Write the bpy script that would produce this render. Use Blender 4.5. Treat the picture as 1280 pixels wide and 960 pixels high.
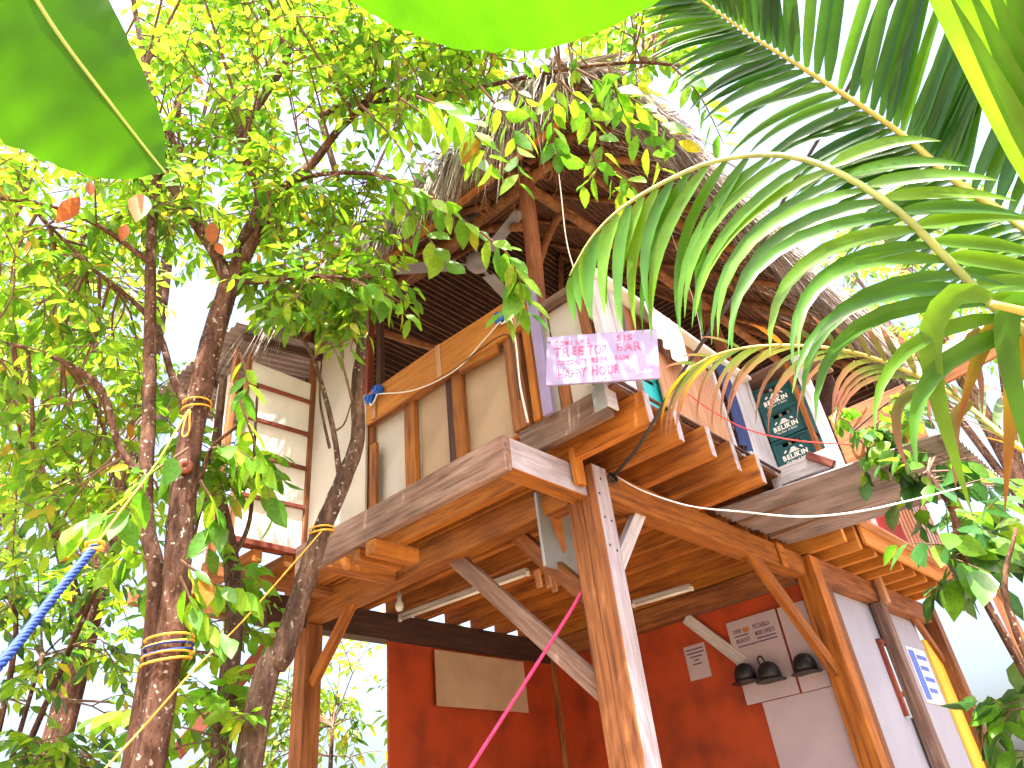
import bpy, bmesh, math, random
import numpy as np
from mathutils import Vector, Matrix

for o in list(bpy.data.objects):
    bpy.data.objects.remove(o, do_unlink=True)
SC = bpy.context.scene
COL = SC.collection

# ------------------------------------------------------------------ camera
EYE = Vector((0.0, 0.0, 1.1))                       # seated eye height
# rows: world X (along the right facade), Y (along the left facade), Z in camera axes (right, down, forward)
RX = Vector((0.67869191, 0.37397792, 0.63207421))
RY = Vector((-0.72700702, 0.46410677, 0.50602934))
RZ = Vector((-0.10410612, -0.80296041, 0.58687009))
FOC, PPX, PPY = 935.0, 640.0, 414.0
cam_d = bpy.data.cameras.new('camera')
cam_d.sensor_width = 36.0
cam_d.lens = 36.0 * FOC / 1280.0
cam_d.shift_y = -66.0 / 1280.0
cam_d.clip_start = 0.02
cam_d.clip_end = 2000.0
cam = bpy.data.objects.new('camera', cam_d)
COL.objects.link(cam)
M = Matrix(((RX[0], -RX[1], -RX[2], EYE[0]), (RY[0], -RY[1], -RY[2], EYE[1]), (RZ[0], -RZ[1], -RZ[2], EYE[2]), (0, 0, 0, 1)))
cam.matrix_world = M
SC.camera = cam

# ------------------------------------------------------------------ sky, sun, exposure
SUN = Vector((-0.33, -0.22, 0.92)).normalized()
wd = bpy.data.worlds.new('World'); SC.world = wd; wd.use_nodes = True
nt = wd.node_tree
sky = nt.nodes.new('ShaderNodeTexSky'); sky.sky_type = 'NISHITA'; sky.sun_disc = False
sky.sun_elevation = math.asin(SUN.z); sky.sun_rotation = math.atan2(SUN.x, SUN.y)
sky.air_density = 1.0; sky.dust_density = 9.0; sky.ozone_density = 1.0
bg = nt.nodes['Background']; bg.inputs['Strength'].default_value = 0.14
nt.links.new(sky.outputs[0], bg.inputs['Color'])
sl = bpy.data.lights.new('sun', 'SUN'); sl.energy = 5.0; sl.angle = math.radians(0.5); sl.color = (1.0, 0.95, 0.86)
so = bpy.data.objects.new('sun', sl); COL.objects.link(so)
so.rotation_euler = SUN.to_track_quat('Z', 'Y').to_euler()
so.location = SUN * 30
SC.view_settings.view_transform = 'Standard'
SC.view_settings.look = 'None'
SC.view_settings.exposure = 2.4
SC.view_settings.gamma = 1.0
SC.cycles.max_bounces = 5
SC.cycles.diffuse_bounces = 3
SC.cycles.transmission_bounces = 3
SC.cycles.transparent_max_bounces = 8

# ------------------------------------------------------------------ placing helpers
def ray(px, py):
    c = Vector((px - PPX, py - PPY, FOC))
    return Vector((RX.dot(c), RY.dot(c), RZ.dot(c))).normalized()
def at(px, py, d): return EYE + ray(px, py) * d
def onx(px, py, x): r = ray(px, py); return EYE + r * (x / r.x)
def ony(px, py, y): r = ray(px, py); return EYE + r * (y / r.y)
def onz(px, py, z): r = ray(px, py); return EYE + r * ((z - EYE.z) / r.z)
def proj(p):
    q = Vector(p) - EYE
    c = q.x * RX + q.y * RY + q.z * RZ
    return (PPX + FOC * c.x / c.z, PPY + FOC * c.y / c.z, c.z)
RND = random.Random(7)

# ------------------------------------------------------------------ materials
def new_mat(name):
    m = bpy.data.materials.new(name); m.use_nodes = True
    n = m.node_tree.nodes; l = m.node_tree.links
    b = n['Principled BSDF']
    return m, n, l, b
def ramp(n, stops):
    r = n.new('ShaderNodeValToRGB')
    while len(r.color_ramp.elements) < len(stops): r.color_ramp.elements.new(0.5)
    for e, (p, c) in zip(r.color_ramp.elements, stops):
        e.position = p; e.color = (*c, 1)
    return r
def vary(n, l, col_socket, amount=0.35):
    oi = n.new('ShaderNodeObjectInfo')
    mr = n.new('ShaderNodeMapRange'); mr.inputs[3].default_value = 1 - amount; mr.inputs[4].default_value = 1 + amount * 0.6
    l.new(oi.outputs['Random'], mr.inputs[0])
    hs = n.new('ShaderNodeHueSaturation')
    l.new(mr.outputs[0], hs.inputs['Value']); l.new(col_socket, hs.inputs['Color'])
    return hs.outputs[0]
def wood(name, dark, mid, light, grain=(1.2, 16, 16), rough=0.75, amount=0.3, stain=0.5):
    m, n, l, b = new_mat(name)
    tc = n.new('ShaderNodeTexCoord'); mp = n.new('ShaderNodeMapping'); mp.inputs['Scale'].default_value = grain
    oi = n.new('ShaderNodeObjectInfo'); va = n.new('ShaderNodeVectorMath'); va.operation = 'ADD'
    cb = n.new('ShaderNodeCombineXYZ'); mu = n.new('ShaderNodeMath'); mu.operation = 'MULTIPLY'; mu.inputs[1].default_value = 37.0
    l.new(oi.outputs['Random'], mu.inputs[0]); l.new(mu.outputs[0], cb.inputs[0]); l.new(mu.outputs[0], cb.inputs[1])
    l.new(tc.outputs['Object'], va.inputs[0]); l.new(cb.outputs[0], va.inputs[1]); l.new(va.outputs[0], mp.inputs['Vector'])
    ns = n.new('ShaderNodeTexNoise'); ns.inputs['Scale'].default_value = 2.2; ns.inputs['Detail'].default_value = 7; ns.inputs['Roughness'].default_value = 0.62; ns.inputs['Distortion'].default_value = 0.35
    l.new(mp.outputs[0], ns.inputs['Vector'])
    r = ramp(n, [(0.3, dark), (0.5, mid), (0.72, light)]); l.new(ns.outputs['Fac'], r.inputs[0])
    n2 = n.new('ShaderNodeTexNoise'); n2.inputs['Scale'].default_value = 2.6; n2.inputs['Detail'].default_value = 4
    l.new(va.outputs[0], n2.inputs['Vector'])
    r2 = ramp(n, [(0.42, (0, 0, 0)), (0.62, (1, 1, 1))]); l.new(n2.outputs['Fac'], r2.inputs[0])
    mx = n.new('ShaderNodeMixRGB'); mx.blend_type = 'MULTIPLY'
    ms = n.new('ShaderNodeMath'); ms.operation = 'MULTIPLY'; ms.inputs[1].default_value = stain
    l.new(r2.outputs[0], ms.inputs[0]); l.new(ms.outputs[0], mx.inputs[0])
    l.new(r.outputs[0], mx.inputs[1]); mx.inputs[2].default_value = (0.62, 0.5, 0.45, 1)
    mp2 = n.new('ShaderNodeMapping'); mp2.inputs['Scale'].default_value = tuple(g * 1.7 + (0 if g > 3 else -1.3) for g in grain); l.new(va.outputs[0], mp2.inputs[0])
    n5 = n.new('ShaderNodeTexNoise'); n5.inputs['Scale'].default_value = 2.0; n5.inputs['Detail'].default_value = 3; l.new(mp2.outputs[0], n5.inputs['Vector'])
    r5 = ramp(n, [(0.66, (0, 0, 0)), (0.72, (1, 1, 1))]); l.new(n5.outputs['Fac'], r5.inputs[0])
    m5 = n.new('ShaderNodeMixRGB'); m5.blend_type = 'MULTIPLY'; l.new(r5.outputs[0], m5.inputs[0]); l.new(mx.outputs[0], m5.inputs[1]); m5.inputs[2].default_value = (0.35, 0.28, 0.25, 1)
    mx = m5
    l.new(vary(n, l, mx.outputs[0], amount), b.inputs['Base Color'])
    b.inputs['Roughness'].default_value = rough
    bp = n.new('ShaderNodeBump'); bp.inputs['Strength'].default_value = 0.35; bp.inputs['Distance'].default_value = 0.006
    l.new(ns.outputs['Fac'], bp.inputs['Height']); l.new(bp.outputs[0], b.inputs['Normal'])
    return m
def plain(name, col, rough=0.6, var=0.12, scale=6.0, metal=0.0, bump=0.15, dirt=0.3):
    m, n, l, b = new_mat(name)
    tc = n.new('ShaderNodeTexCoord')
    ns = n.new('ShaderNodeTexNoise'); ns.inputs['Scale'].default_value = scale; ns.inputs['Detail'].default_value = 6
    l.new(tc.outputs['Object'], ns.inputs['Vector'])
    d = tuple(c * (1 - dirt) for c in col); u = tuple(min(1, c * (1 + dirt * 0.35)) for c in col)
    r = ramp(n, [(0.3, d), (0.55, col), (0.75, u)]); l.new(ns.outputs['Fac'], r.inputs[0])
    l.new(vary(n, l, r.outputs[0], var), b.inputs['Base Color'])
    b.inputs['Roughness'].default_value = rough; b.inputs['Metallic'].default_value = metal
    if bump:
        bp = n.new('ShaderNodeBump'); bp.inputs['Strength'].default_value = bump; bp.inputs['Distance'].default_value = 0.004
        l.new(ns.outputs['Fac'], bp.inputs['Height']); l.new(bp.outputs[0], b.inputs['Normal'])
    return m
def leafmat(name, stops, trans=0.5, rough=0.45, vein=False, gain=1.5, along=None):
    """leaf: diffuse + light let through, colour by leaf"""
    m, n, l, b = new_mat(name)
    g = n.new('ShaderNodeNewGeometry'); oi = n.new('ShaderNodeObjectInfo')
    ad = n.new('ShaderNodeMath'); ad.operation = 'ADD'; fr = n.new('ShaderNodeMath'); fr.operation = 'FRACT'
    l.new(g.outputs['Random Per Island'], ad.inputs[0]); l.new(oi.outputs['Random'], ad.inputs[1]); l.new(ad.outputs[0], fr.inputs[0])
    r = ramp(n, stops); l.new(fr.outputs[0], r.inputs[0])
    tc = n.new('ShaderNodeTexCoord')
    ns = n.new('ShaderNodeTexNoise'); ns.inputs['Scale'].default_value = 9.0; ns.inputs['Detail'].default_value = 5
    l.new(tc.outputs['Object'], ns.inputs['Vector'])
    mr = n.new('ShaderNodeMapRange'); mr.inputs[1].default_value = 0.3; mr.inputs[2].default_value = 0.7; mr.inputs[3].default_value = 0.72; mr.inputs[4].default_value = 1.2
    l.new(ns.outputs['Fac'], mr.inputs[0])
    hs = n.new('ShaderNodeHueSaturation'); l.new(mr.outputs[0], hs.inputs['Value']); l.new(r.outputs[0], hs.inputs['Color'])
    col = hs.outputs[0]
    if along is not None:                      # brown tips along the leaflet's own length (uv.x)
        uv = n.new('ShaderNodeUVMap'); sp = n.new('ShaderNodeSeparateXYZ'); l.new(uv.outputs[0], sp.inputs[0])
        a2 = n.new('ShaderNodeMath'); a2.operation = 'ADD'
        n3 = n.new('ShaderNodeTexNoise'); n3.inputs['Scale'].default_value = 14.0; l.new(tc.outputs['Object'], n3.inputs['Vector'])
        m3 = n.new('ShaderNodeMath'); m3.operation = 'MULTIPLY_ADD'; m3.inputs[1].default_value = 0.35; m3.inputs[2].default_value = -0.17
        l.new(n3.outputs['Fac'], m3.inputs[0]); l.new(sp.outputs[0], a2.inputs[0]); l.new(m3.outputs[0], a2.inputs[1])
        r3 = ramp(n, [(along[0], (0, 0, 0)), (along[1], (1, 1, 1))]); l.new(a2.outputs[0], r3.inputs[0])
        mx = n.new('ShaderNodeMixRGB'); l.new(r3.outputs[0], mx.inputs[0]); l.new(col, mx.inputs[1]); mx.inputs[2].default_value = (*along[2], 1)
        col = mx.outputs[0]
    if vein:
        uv = n.new('ShaderNodeUVMap'); wv = n.new('ShaderNodeTexWave'); wv.wave_type = 'BANDS'; wv.bands_direction = 'X'
        wv.inputs['Scale'].default_value = 34.0; wv.inputs['Distortion'].default_value = 1.2; wv.inputs['Detail'].default_value = 1.0
        l.new(uv.outputs[0], wv.inputs['Vector'])
        mx = n.new('ShaderNodeMixRGB'); mx.blend_type = 'MULTIPLY'; mx.inputs[0].default_value = 0.38
        l.new(col, mx.inputs[1]); l.new(wv.outputs[0], mx.inputs[2]); col = mx.outputs[0]
    l.new(col, b.inputs['Base Color']); b.inputs['Roughness'].default_value = rough
    b.inputs['Specular IOR Level'].default_value = 0.4
    tr = n.new('ShaderNodeBsdfTranslucent')
    hs2 = n.new('ShaderNodeHueSaturation'); hs2.inputs['Hue'].default_value = 0.488; hs2.inputs['Saturation'].default_value = 1.05; hs2.inputs['Value'].default_value = gain
    l.new(col, hs2.inputs['Color']); l.new(hs2.outputs[0], tr.inputs['Color'])
    mxs = n.new('ShaderNodeMixShader'); mxs.inputs[0].default_value = trans
    l.new(b.outputs[0], mxs.inputs[1]); l.new(tr.outputs[0], mxs.inputs[2])
    l.new(mxs.outputs[0], n['Material Output'].inputs['Surface'])
    return m
def corrug(name, col):
    m, n, l, b = new_mat(name)
    tc = n.new('ShaderNodeTexCoord')
    mp = n.new('ShaderNodeMapping'); mp.inputs['Scale'].default_value = (1.2, 3, 3)
    ns = n.new('ShaderNodeTexNoise'); ns.inputs['Scale'].default_value = 2.0; ns.inputs['Detail'].default_value = 6
    l.new(tc.outputs['Object'], mp.inputs[0]); l.new(mp.outputs[0], ns.inputs['Vector'])
    r = ramp(n, [(0.35, tuple(c * 0.55 for c in col)), (0.55, col), (0.8, tuple(min(1, c * 1.3) for c in col))]); l.new(ns.outputs['Fac'], r.inputs[0])
    l.new(r.outputs[0], b.inputs['Base Color']); b.inputs['Roughness'].default_value = 0.5; b.inputs['Metallic'].default_value = 0.35
    return m

MT = {}
MT['orange'] = wood('sawn_orange_wood', (0.13, 0.035, 0.004), (0.33, 0.105, 0.008), (0.46, 0.165, 0.016))
MT['brown'] = wood('brown_wood', (0.09, 0.028, 0.008), (0.23, 0.080, 0.021), (0.36, 0.14, 0.045))
MT['yellow'] = wood('yellow_wood', (0.30, 0.095, 0.010), (0.48, 0.175, 0.018), (0.56, 0.24, 0.035), stain=0.3, amount=0.12)
MT['grey'] = wood('weathered_grey_wood', (0.085, 0.048, 0.038), (0.21, 0.125, 0.10), (0.33, 0.225, 0.19), stain=0.55)
MT['dark'] = wood('dark_wood', (0.025, 0.010, 0.008), (0.06, 0.022, 0.015), (0.11, 0.045, 0.03))
MT['redwood'] = wood('dark_red_wood', (0.10, 0.02, 0.012), (0.20, 0.04, 0.02), (0.30, 0.07, 0.035))
MT['pole'] = wood('peeled_pole_wood', (0.20, 0.070, 0.035), (0.36, 0.145, 0.075), (0.48, 0.25, 0.155), grain=(9, 9, 0.9), stain=0.35)
MT['rawpole'] = wood('round_pole_wood', (0.13, 0.048, 0.015), (0.28, 0.115, 0.038), (0.40, 0.19, 0.075), grain=(5, 5, 5), stain=0.4)
MT['pine'] = wood('pale_plywood', (0.30, 0.13, 0.065), (0.44, 0.225, 0.12), (0.54, 0.31, 0.18), stain=0.3, amount=0.1)
MT['skylit'] = wood('skylit_grey_wood', (0.22, 0.19, 0.21), (0.36, 0.32, 0.37), (0.47, 0.43, 0.49), stain=0.4, amount=0.1)  # pale lavender grey stands in for sky light on the timber's right-hand faces
MT['tan'] = plain('tan_fibre_board', (0.41, 0.29, 0.205), 0.85, 0.1, 3.0, dirt=0.22)
MT['whitewall'] = plain('off_white_board', (0.50, 0.45, 0.42), 0.7, 0.05, 2.5, dirt=0.2)
MT['white'] = plain('white_paint', (0.78, 0.76, 0.74), 0.55, 0.05, 5.0, dirt=0.15)
MT['whitewood'] = wood('white_washed_wood', (0.30, 0.28, 0.31), (0.46, 0.44, 0.48), (0.58, 0.56, 0.60), stain=0.25, amount=0.1)
MT['lilac'] = plain('lilac_paint', (0.27, 0.215, 0.42), 0.6, 0.04, 7.0, dirt=0.16)
def brushed(name, col, under):
    m, n, l, b = new_mat(name)
    tc = n.new('ShaderNodeTexCoord'); ns = n.new('ShaderNodeTexNoise'); ns.inputs['Scale'].default_value = 45; ns.inputs['Detail'].default_value = 4
    l.new(tc.outputs['Object'], ns.inputs['Vector']); r = ramp(n, [(0.30, under), (0.50, col)]); l.new(ns.outputs['Fac'], r.inputs[0])
    l.new(r.outputs[0], b.inputs['Base Color']); b.inputs['Roughness'].default_value = 0.7
    return m
MT['pink'] = brushed('pink_letters', (0.46, 0.05, 0.17), (0.40, 0.26, 0.42))
MT['letterwhite'] = plain('white_letters', (0.85, 0.8, 0.78), 0.6, 0.0, 30.0, dirt=0.1)
MT['ink'] = plain('dark_ink', (0.06, 0.03, 0.10), 0.7, 0.0, 30.0, dirt=0.1)
MT['crate'] = plain('dark_teal_plastic', (0.008, 0.075, 0.085), 0.35, 0.1, 8.0, dirt=0.2)
MT['teal'] = plain('bright_teal_plastic', (0.02, 0.42, 0.44), 0.35, 0.05, 8.0, dirt=0.15)
MT['black'] = plain('black_plastic', (0.012, 0.011, 0.014), 0.45, 0.0, 8.0)
MT['bluebox'] = plain('blue_plastic', (0.01, 0.10, 0.55), 0.3, 0.05, 10.0, dirt=0.15)
MT['bluecloth'] = plain('navy_cloth', (0.018, 0.032, 0.12), 0.9, 0.05, 10.0)
MT['cloth'] = plain('white_cloth', (0.82, 0.81, 0.79), 0.9, 0.0, 5.0, dirt=0.08)
MT['rope_blue'] = plain('blue_rope', (0.002, 0.03, 0.24), 0.7, 0.0, 60.0, dirt=0.4, bump=0.5)
MT['rope_yellow'] = plain('yellow_cord', (0.70, 0.36, 0.03), 0.7, 0.0, 60.0, dirt=0.3)
MT['rope_pink'] = plain('magenta_strap', (0.62, 0.04, 0.18), 0.6, 0.0, 40.0, dirt=0.2)
MT['cable_white'] = plain('white_cable', (0.75, 0.73, 0.72), 0.5, 0.0, 20.0, dirt=0.1)
MT['cable_black'] = plain('black_cable', (0.02, 0.014, 0.012), 0.5, 0.0, 20.0, dirt=0.1)
MT['cable_red'] = plain('red_cord', (0.65, 0.04, 0.04), 0.5, 0.0, 20.0, dirt=0.1)
MT['liana'] = plain('brown_liana', (0.36, 0.16, 0.07), 0.85, 0.1, 40.0, dirt=0.4)
MT['orangewall'] = plain('orange_red_wall_paint', (0.36, 0.042, 0.003), 0.7, 0.0, 3.5, dirt=0.45)
MT['lavwall'] = plain('pale_lavender_wall_paint', (0.30, 0.31, 0.40), 0.7, 0.0, 2.0, dirt=0.15)
MT['redpaint'] = plain('red_paint', (0.48, 0.03, 0.02), 0.6, 0.0, 3.0, dirt=0.2)
MT['yellowpaint'] = plain('yellow_paint', (0.72, 0.45, 0.04), 0.6, 0.0, 3.0, dirt=0.15)
MT['paper'] = plain('paper', (0.42, 0.35, 0.42), 0.8, 0.04, 4.0, dirt=0.1)
MT['bluepaper'] = plain('blue_print', (0.08, 0.16, 0.60), 0.7, 0.0, 20.0, dirt=0.3)
MT['metal'] = plain('grey_sheet_metal', (0.34, 0.36, 0.38), 0.45, 0.05, 4.0, metal=0.4, dirt=0.3)
MT['rust'] = plain('rust', (0.45, 0.16, 0.03), 0.8, 0.0, 10.0, dirt=0.4)
MT['fan'] = plain('pale_grey_fan_paint', (0.26, 0.26, 0.32), 0.45, 0.0, 6.0, dirt=0.2)
MT['corrug'] = corrug('weathered_corrugated_metal', (0.33, 0.275, 0.30))
MT['corrugpale'] = corrug('pale_corrugated_metal', (0.55, 0.50, 0.50))
MT['glass'] = plain('bulb_glass', (0.55, 0.58, 0.62), 0.1, 0.0, 4.0, dirt=0.05)
MT['ground'] = plain('sandy_ground', (0.23, 0.165, 0.105), 0.95, 0.0, 0.8, dirt=0.4)
MT['bark'] = plain('mottled_bark', (0.115, 0.058, 0.042), 0.9, 0.1, 22.0, dirt=0.65, bump=0.9)
MT['barkgrey'] = plain('grey_bark', (0.15, 0.098, 0.078), 0.9, 0.15, 26.0, dirt=0.6, bump=0.9)
def bark(name, base, dark, light):
    m, n, l, b = new_mat(name)
    tc = n.new('ShaderNodeTexCoord'); mp = n.new('ShaderNodeMapping'); mp.inputs['Scale'].default_value = (1, 1, 0.35); l.new(tc.outputs['Object'], mp.inputs[0])
    n1 = n.new('ShaderNodeTexNoise'); n1.inputs['Scale'].default_value = 55; n1.inputs['Detail'].default_value = 8; n1.inputs['Roughness'].default_value = 0.7
    n2 = n.new('ShaderNodeTexNoise'); n2.inputs['Scale'].default_value = 14; n2.inputs['Detail'].default_value = 4
    n3 = n.new('ShaderNodeTexNoise'); n3.inputs['Scale'].default_value = 40; n3.inputs['Detail'].default_value = 2
    for q in (n1, n2): l.new(mp.outputs[0], q.inputs['Vector'])
    l.new(tc.outputs['Object'], n3.inputs['Vector'])
    r1 = ramp(n, [(0.32, dark), (0.52, base), (0.75, light)]); l.new(n1.outputs['Fac'], r1.inputs[0])
    r2 = ramp(n, [(0.35, (0.55, 0.5, 0.5)), (0.65, (1.25, 1.2, 1.15))]); l.new(n2.outputs['Fac'], r2.inputs[0])
    mx = n.new('ShaderNodeMixRGB'); mx.blend_type = 'MULTIPLY'; mx.inputs[0].default_value = 1.0; l.new(r1.outputs[0], mx.inputs[1]); l.new(r2.outputs[0], mx.inputs[2])
    r3 = ramp(n, [(0.64, (0, 0, 0)), (0.70, (1, 1, 1))]); l.new(n3.outputs['Fac'], r3.inputs[0])
    m2 = n.new('ShaderNodeMixRGB'); l.new(r3.outputs[0], m2.inputs[0]); l.new(mx.outputs[0], m2.inputs[1]); m2.inputs[2].default_value = (0.30, 0.27, 0.22, 1)
    l.new(m2.outputs[0], b.inputs['Base Color']); b.inputs['Roughness'].default_value = 0.95; b.inputs['Specular IOR Level'].default_value = 0.15
    bp = n.new('ShaderNodeBump'); bp.inputs['Strength'].default_value = 0.9; bp.inputs['Distance'].default_value = 0.012
    l.new(n1.outputs['Fac'], bp.inputs['Height']); l.new(bp.outputs[0], b.inputs['Normal'])
    return m
MT['bark'] = bark('mottled_bark', (0.10, 0.05, 0.033), (0.035, 0.018, 0.014), (0.19, 0.115, 0.085))
MT['barkgrey'] = bark('grey_bark', (0.125, 0.078, 0.058), (0.045, 0.028, 0.022), (0.22, 0.16, 0.13))
MT['twig'] = plain('twig_bark', (0.17, 0.095, 0.06), 0.9, 0.1, 20.0, dirt=0.4, bump=0)
G = lambda *s: list(s)
MT['leafA'] = leafmat('tree_leaf', G((0.0, (0.05, 0.14, 0.014)), (0.3, (0.10, 0.23, 0.018)), (0.62, (0.16, 0.30, 0.024)), (0.90, (0.23, 0.35, 0.03)), (0.985, (0.34, 0.29, 0.03)), (1.0, (0.33, 0.11, 0.03))), 0.55, gain=1.9)
MT['leafB'] = leafmat('bright_tree_leaf', G((0.0, (0.06, 0.18, 0.02)), (0.5, (0.10, 0.27, 0.02)), (0.9, (0.20, 0.34, 0.03)), (1.0, (0.24, 0.36, 0.035))), 0.55, gain=1.8)
MT['leafC'] = leafmat('distant_leaf', G((0.0, (0.06, 0.14, 0.02)), (0.4, (0.12, 0.23, 0.025)), (0.8, (0.24, 0.34, 0.05)), (1.0, (0.40, 0.40, 0.08))), 0.55, gain=2.0)
MT['leafD'] = leafmat('dark_shrub_leaf', G((0.0, (0.02, 0.07, 0.02)), (0.6, (0.04, 0.13, 0.03)), (1.0, (0.09, 0.20, 0.04))), 0.35, rough=0.3)
MT['deadleaf'] = leafmat('dry_leaf', G((0.0, (0.22, 0.06, 0.02)), (1.0, (0.42, 0.14, 0.04))), 0.4)
MT['palm'] = leafmat('palm_leaflet', G((0.0, (0.04, 0.14, 0.012)), (0.6, (0.07, 0.20, 0.014)), (1.0, (0.13, 0.27, 0.018))), 0.45, rough=0.3, gain=1.4)
MT['palmdark'] = leafmat('dark_palm_leaflet', G((0.0, (0.016, 0.07, 0.010)), (0.7, (0.03, 0.11, 0.010)), (1.0, (0.055, 0.15, 0.014))), 0.46, rough=0.3, gain=1.5)
MT['palmbright'] = leafmat('young_palm_leaflet', G((0.0, (0.085, 0.22, 0.012)), (1.0, (0.13, 0.28, 0.02))), 0.5, rough=0.35, gain=1.3)
MT['palmdry'] = leafmat('dry_tipped_palm_leaflet', G((0.0, (0.045, 0.095, 0.02)), (0.5, (0.08, 0.12, 0.022)), (1.0, (0.16, 0.13, 0.03))), 0.3, rough=0.45, gain=1.2, along=(0.3, 0.75, (0.22, 0.105, 0.065)))
MT['palmyellow'] = leafmat('yellowed_palm_leaflet', G((0.0, (0.20, 0.17, 0.012)), (0.6, (0.28, 0.18, 0.018)), (1.0, (0.26, 0.10, 0.02))), 0.45, gain=1.2, along=(0.5, 1.0, (0.22, 0.065, 0.02)))
MT['rachis'] = plain('palm_rib', (0.30, 0.36, 0.10), 0.5, 0.05, 20.0, dirt=0.3)
MT['rachisdark'] = plain('yellow_palm_rib', (0.38, 0.33, 0.06), 0.5, 0.05, 20.0, dirt=0.3)
MT['banana'] = leafmat('banana_leaf', G((0.0, (0.045, 0.19, 0.006)), (1.0, (0.065, 0.23, 0.008))), 0.66, rough=0.4, vein=True, gain=1.1)
MT['bananarib'] = plain('banana_midrib', (0.30, 0.38, 0.06), 0.5, 0.0, 10.0, dirt=0.15)
def thatchmat():
    m, n, l, b = new_mat('dry_thatch')
    g = n.new('ShaderNodeNewGeometry')
    r = ramp(n, [(0.0, (0.12, 0.075, 0.06)), (0.3, (0.32, 0.25, 0.21)), (0.65, (0.56, 0.50, 0.46)), (1.0, (0.74, 0.70, 0.67))])
    l.new(g.outputs['Random Per Island'], r.inputs[0]); l.new(r.outputs[0], b.inputs['Base Color']); b.inputs['Roughness'].default_value = 0.8
    return m
MT['thatch'] = thatchmat()
MT['thatchred'] = plain('reddish_old_thatch', (0.30, 0.12, 0.07), 0.9, 0.05, 9.0, dirt=0.5, bump=0.6)
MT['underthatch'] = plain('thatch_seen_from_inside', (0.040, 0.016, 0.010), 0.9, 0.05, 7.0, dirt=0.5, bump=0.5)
MT['ribthatch'] = plain('thatch_ribs', (0.22, 0.095, 0.05), 0.85, 0.0, 10.0, dirt=0.5, bump=0)

# ------------------------------------------------------------------ object helpers
def tag(o, label=None, cat=None, group=None, kind=None):
    if label: o['label'] = label
    if cat: o['category'] = cat
    if group: o['group'] = group
    if kind: o['kind'] = kind
    return o
def empty(name, loc, label, cat, group=None):
    o = bpy.data.objects.new(name, None); COL.objects.link(o); o.location = loc; o.empty_display_size = 0.1
    return tag(o, label, cat, group)
def link(name, me, mat, parent=None, mw=None):
    o = bpy.data.objects.new(name, me); COL.objects.link(o)
    if mat is not None and not me.materials: me.materials.append(mat)
    mw = mw if mw is not None else Matrix.Identity(4)
    if parent is not None:
        o.parent = parent
        o.matrix_parent_inverse = wmat(parent).inverted()
    o.matrix_basis = mw
    o['_mw'] = [c for row in mw for c in row]
    return o
def wmat(o):
    if '_mw' in o:
        v = list(o['_mw']); return Matrix([v[0:4], v[4:8], v[8:12], v[12:16]])
    m = Matrix.Translation(o.location)
    return m
def bm_mesh(bm, name, smooth=False):
    me = bpy.data.meshes.new(name); bm.to_mesh(me); bm.free()
    if smooth:
        for p in me.polygons: p.use_smooth = True
    return me
def box_into(bm, c, d, bev=0.0, rot=None):
    r = bmesh.ops.create_cube(bm, size=1.0)
    m = Matrix.Translation(c) @ (rot if rot is not None else Matrix.Identity(4)) @ Matrix.Diagonal((d[0], d[1], d[2], 1))
    bmesh.ops.transform(bm, matrix=m, verts=r['verts'])
    if bev > 0:
        es = list({e for v in r['verts'] for e in v.link_edges})
        bmesh.ops.bevel(bm, geom=es, offset=bev, segments=1, affect='EDGES', clamp_overlap=True)
def frame_of(p0, p1, up=Vector((0, 0, 1))):
    x = (Vector(p1) - Vector(p0)).normalized()
    y = up.cross(x)
    if y.length < 1e-4: y = Vector((0, 1, 0)).cross(x) if abs(x.y) < 0.9 else Vector((1, 0, 0)).cross(x)
    y.normalize(); z = x.cross(y)
    return Matrix(((x.x, y.x, z.x, 0), (x.y, y.y, z.y, 0), (x.z, y.z, z.z, 0), (0, 0, 0, 1)))
def bar(name, p0, p1, w, h, mat, parent=None, up=Vector((0, 0, 1)), bev=0.004, warp=0.004):
    """sawn timber from p0 to p1 (centre line), w across, h in the up direction; grain runs along it"""
    p0 = Vector(p0); p1 = Vector(p1); L = (p1 - p0).length
    bm = bmesh.new(); box_into(bm, (0, 0, 0), (L, w, h), min(bev, w * 0.2, h * 0.2))
    if L > 0.6 and warp:
        seg = max(1, int(L / 0.35))
        for i in range(1, seg):
            xx = -L / 2 + L * i / seg
            bmesh.ops.bisect_plane(bm, geom=bm.verts[:] + bm.edges[:] + bm.faces[:], plane_co=(xx, 0, 0), plane_no=(1, 0, 0))
        ph = RND.random() * 6; a = RND.uniform(-warp, warp); b = RND.uniform(-warp, warp)
        for v in bm.verts:
            t = v.co.x / L
            v.co.y += a * math.sin(ph + t * 7) ; v.co.z += b * math.sin(ph * 2 + t * 6)
    me = bm_mesh(bm, name)
    m = Matrix.Translation((p0 + p1) / 2) @ frame_of(p0, p1, up)
    return link(name, me, mat, parent, m)
def block(name, lo, hi, mat, parent=None, bev=0.004):
    """upright box between two corners"""
    lo = Vector(lo); hi = Vector(hi); d = hi - lo
    bm = bmesh.new(); box_into(bm, (0, 0, 0), d, min(bev, min(d) * 0.2))
    return link(name, bm_mesh(bm, name), mat, parent, Matrix.Translation((lo + hi) / 2))
def resample(pts, n):
    P = [Vector(p) for p in pts]
    if len(P) == 2: return [P[0].lerp(P[1], i / (n - 1)) for i in range(n)]
    out = []; S = len(P) - 1
    for i in range(n):
        u = i / (n - 1) * S; k = min(int(u), S - 1); t = u - k
        a = P[k - 1] if k > 0 else P[0] * 2 - P[1]; b = P[k]; c = P[k + 1]; d = P[k + 2] if k + 2 <= S else P[S] * 2 - P[S - 1]
        out.append(0.5 * ((2 * b) + (c - a) * t + (2 * a - 5 * b + 4 * c - d) * t * t + (3 * b - a - 3 * c + d) * t ** 3))
    return out
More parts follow.
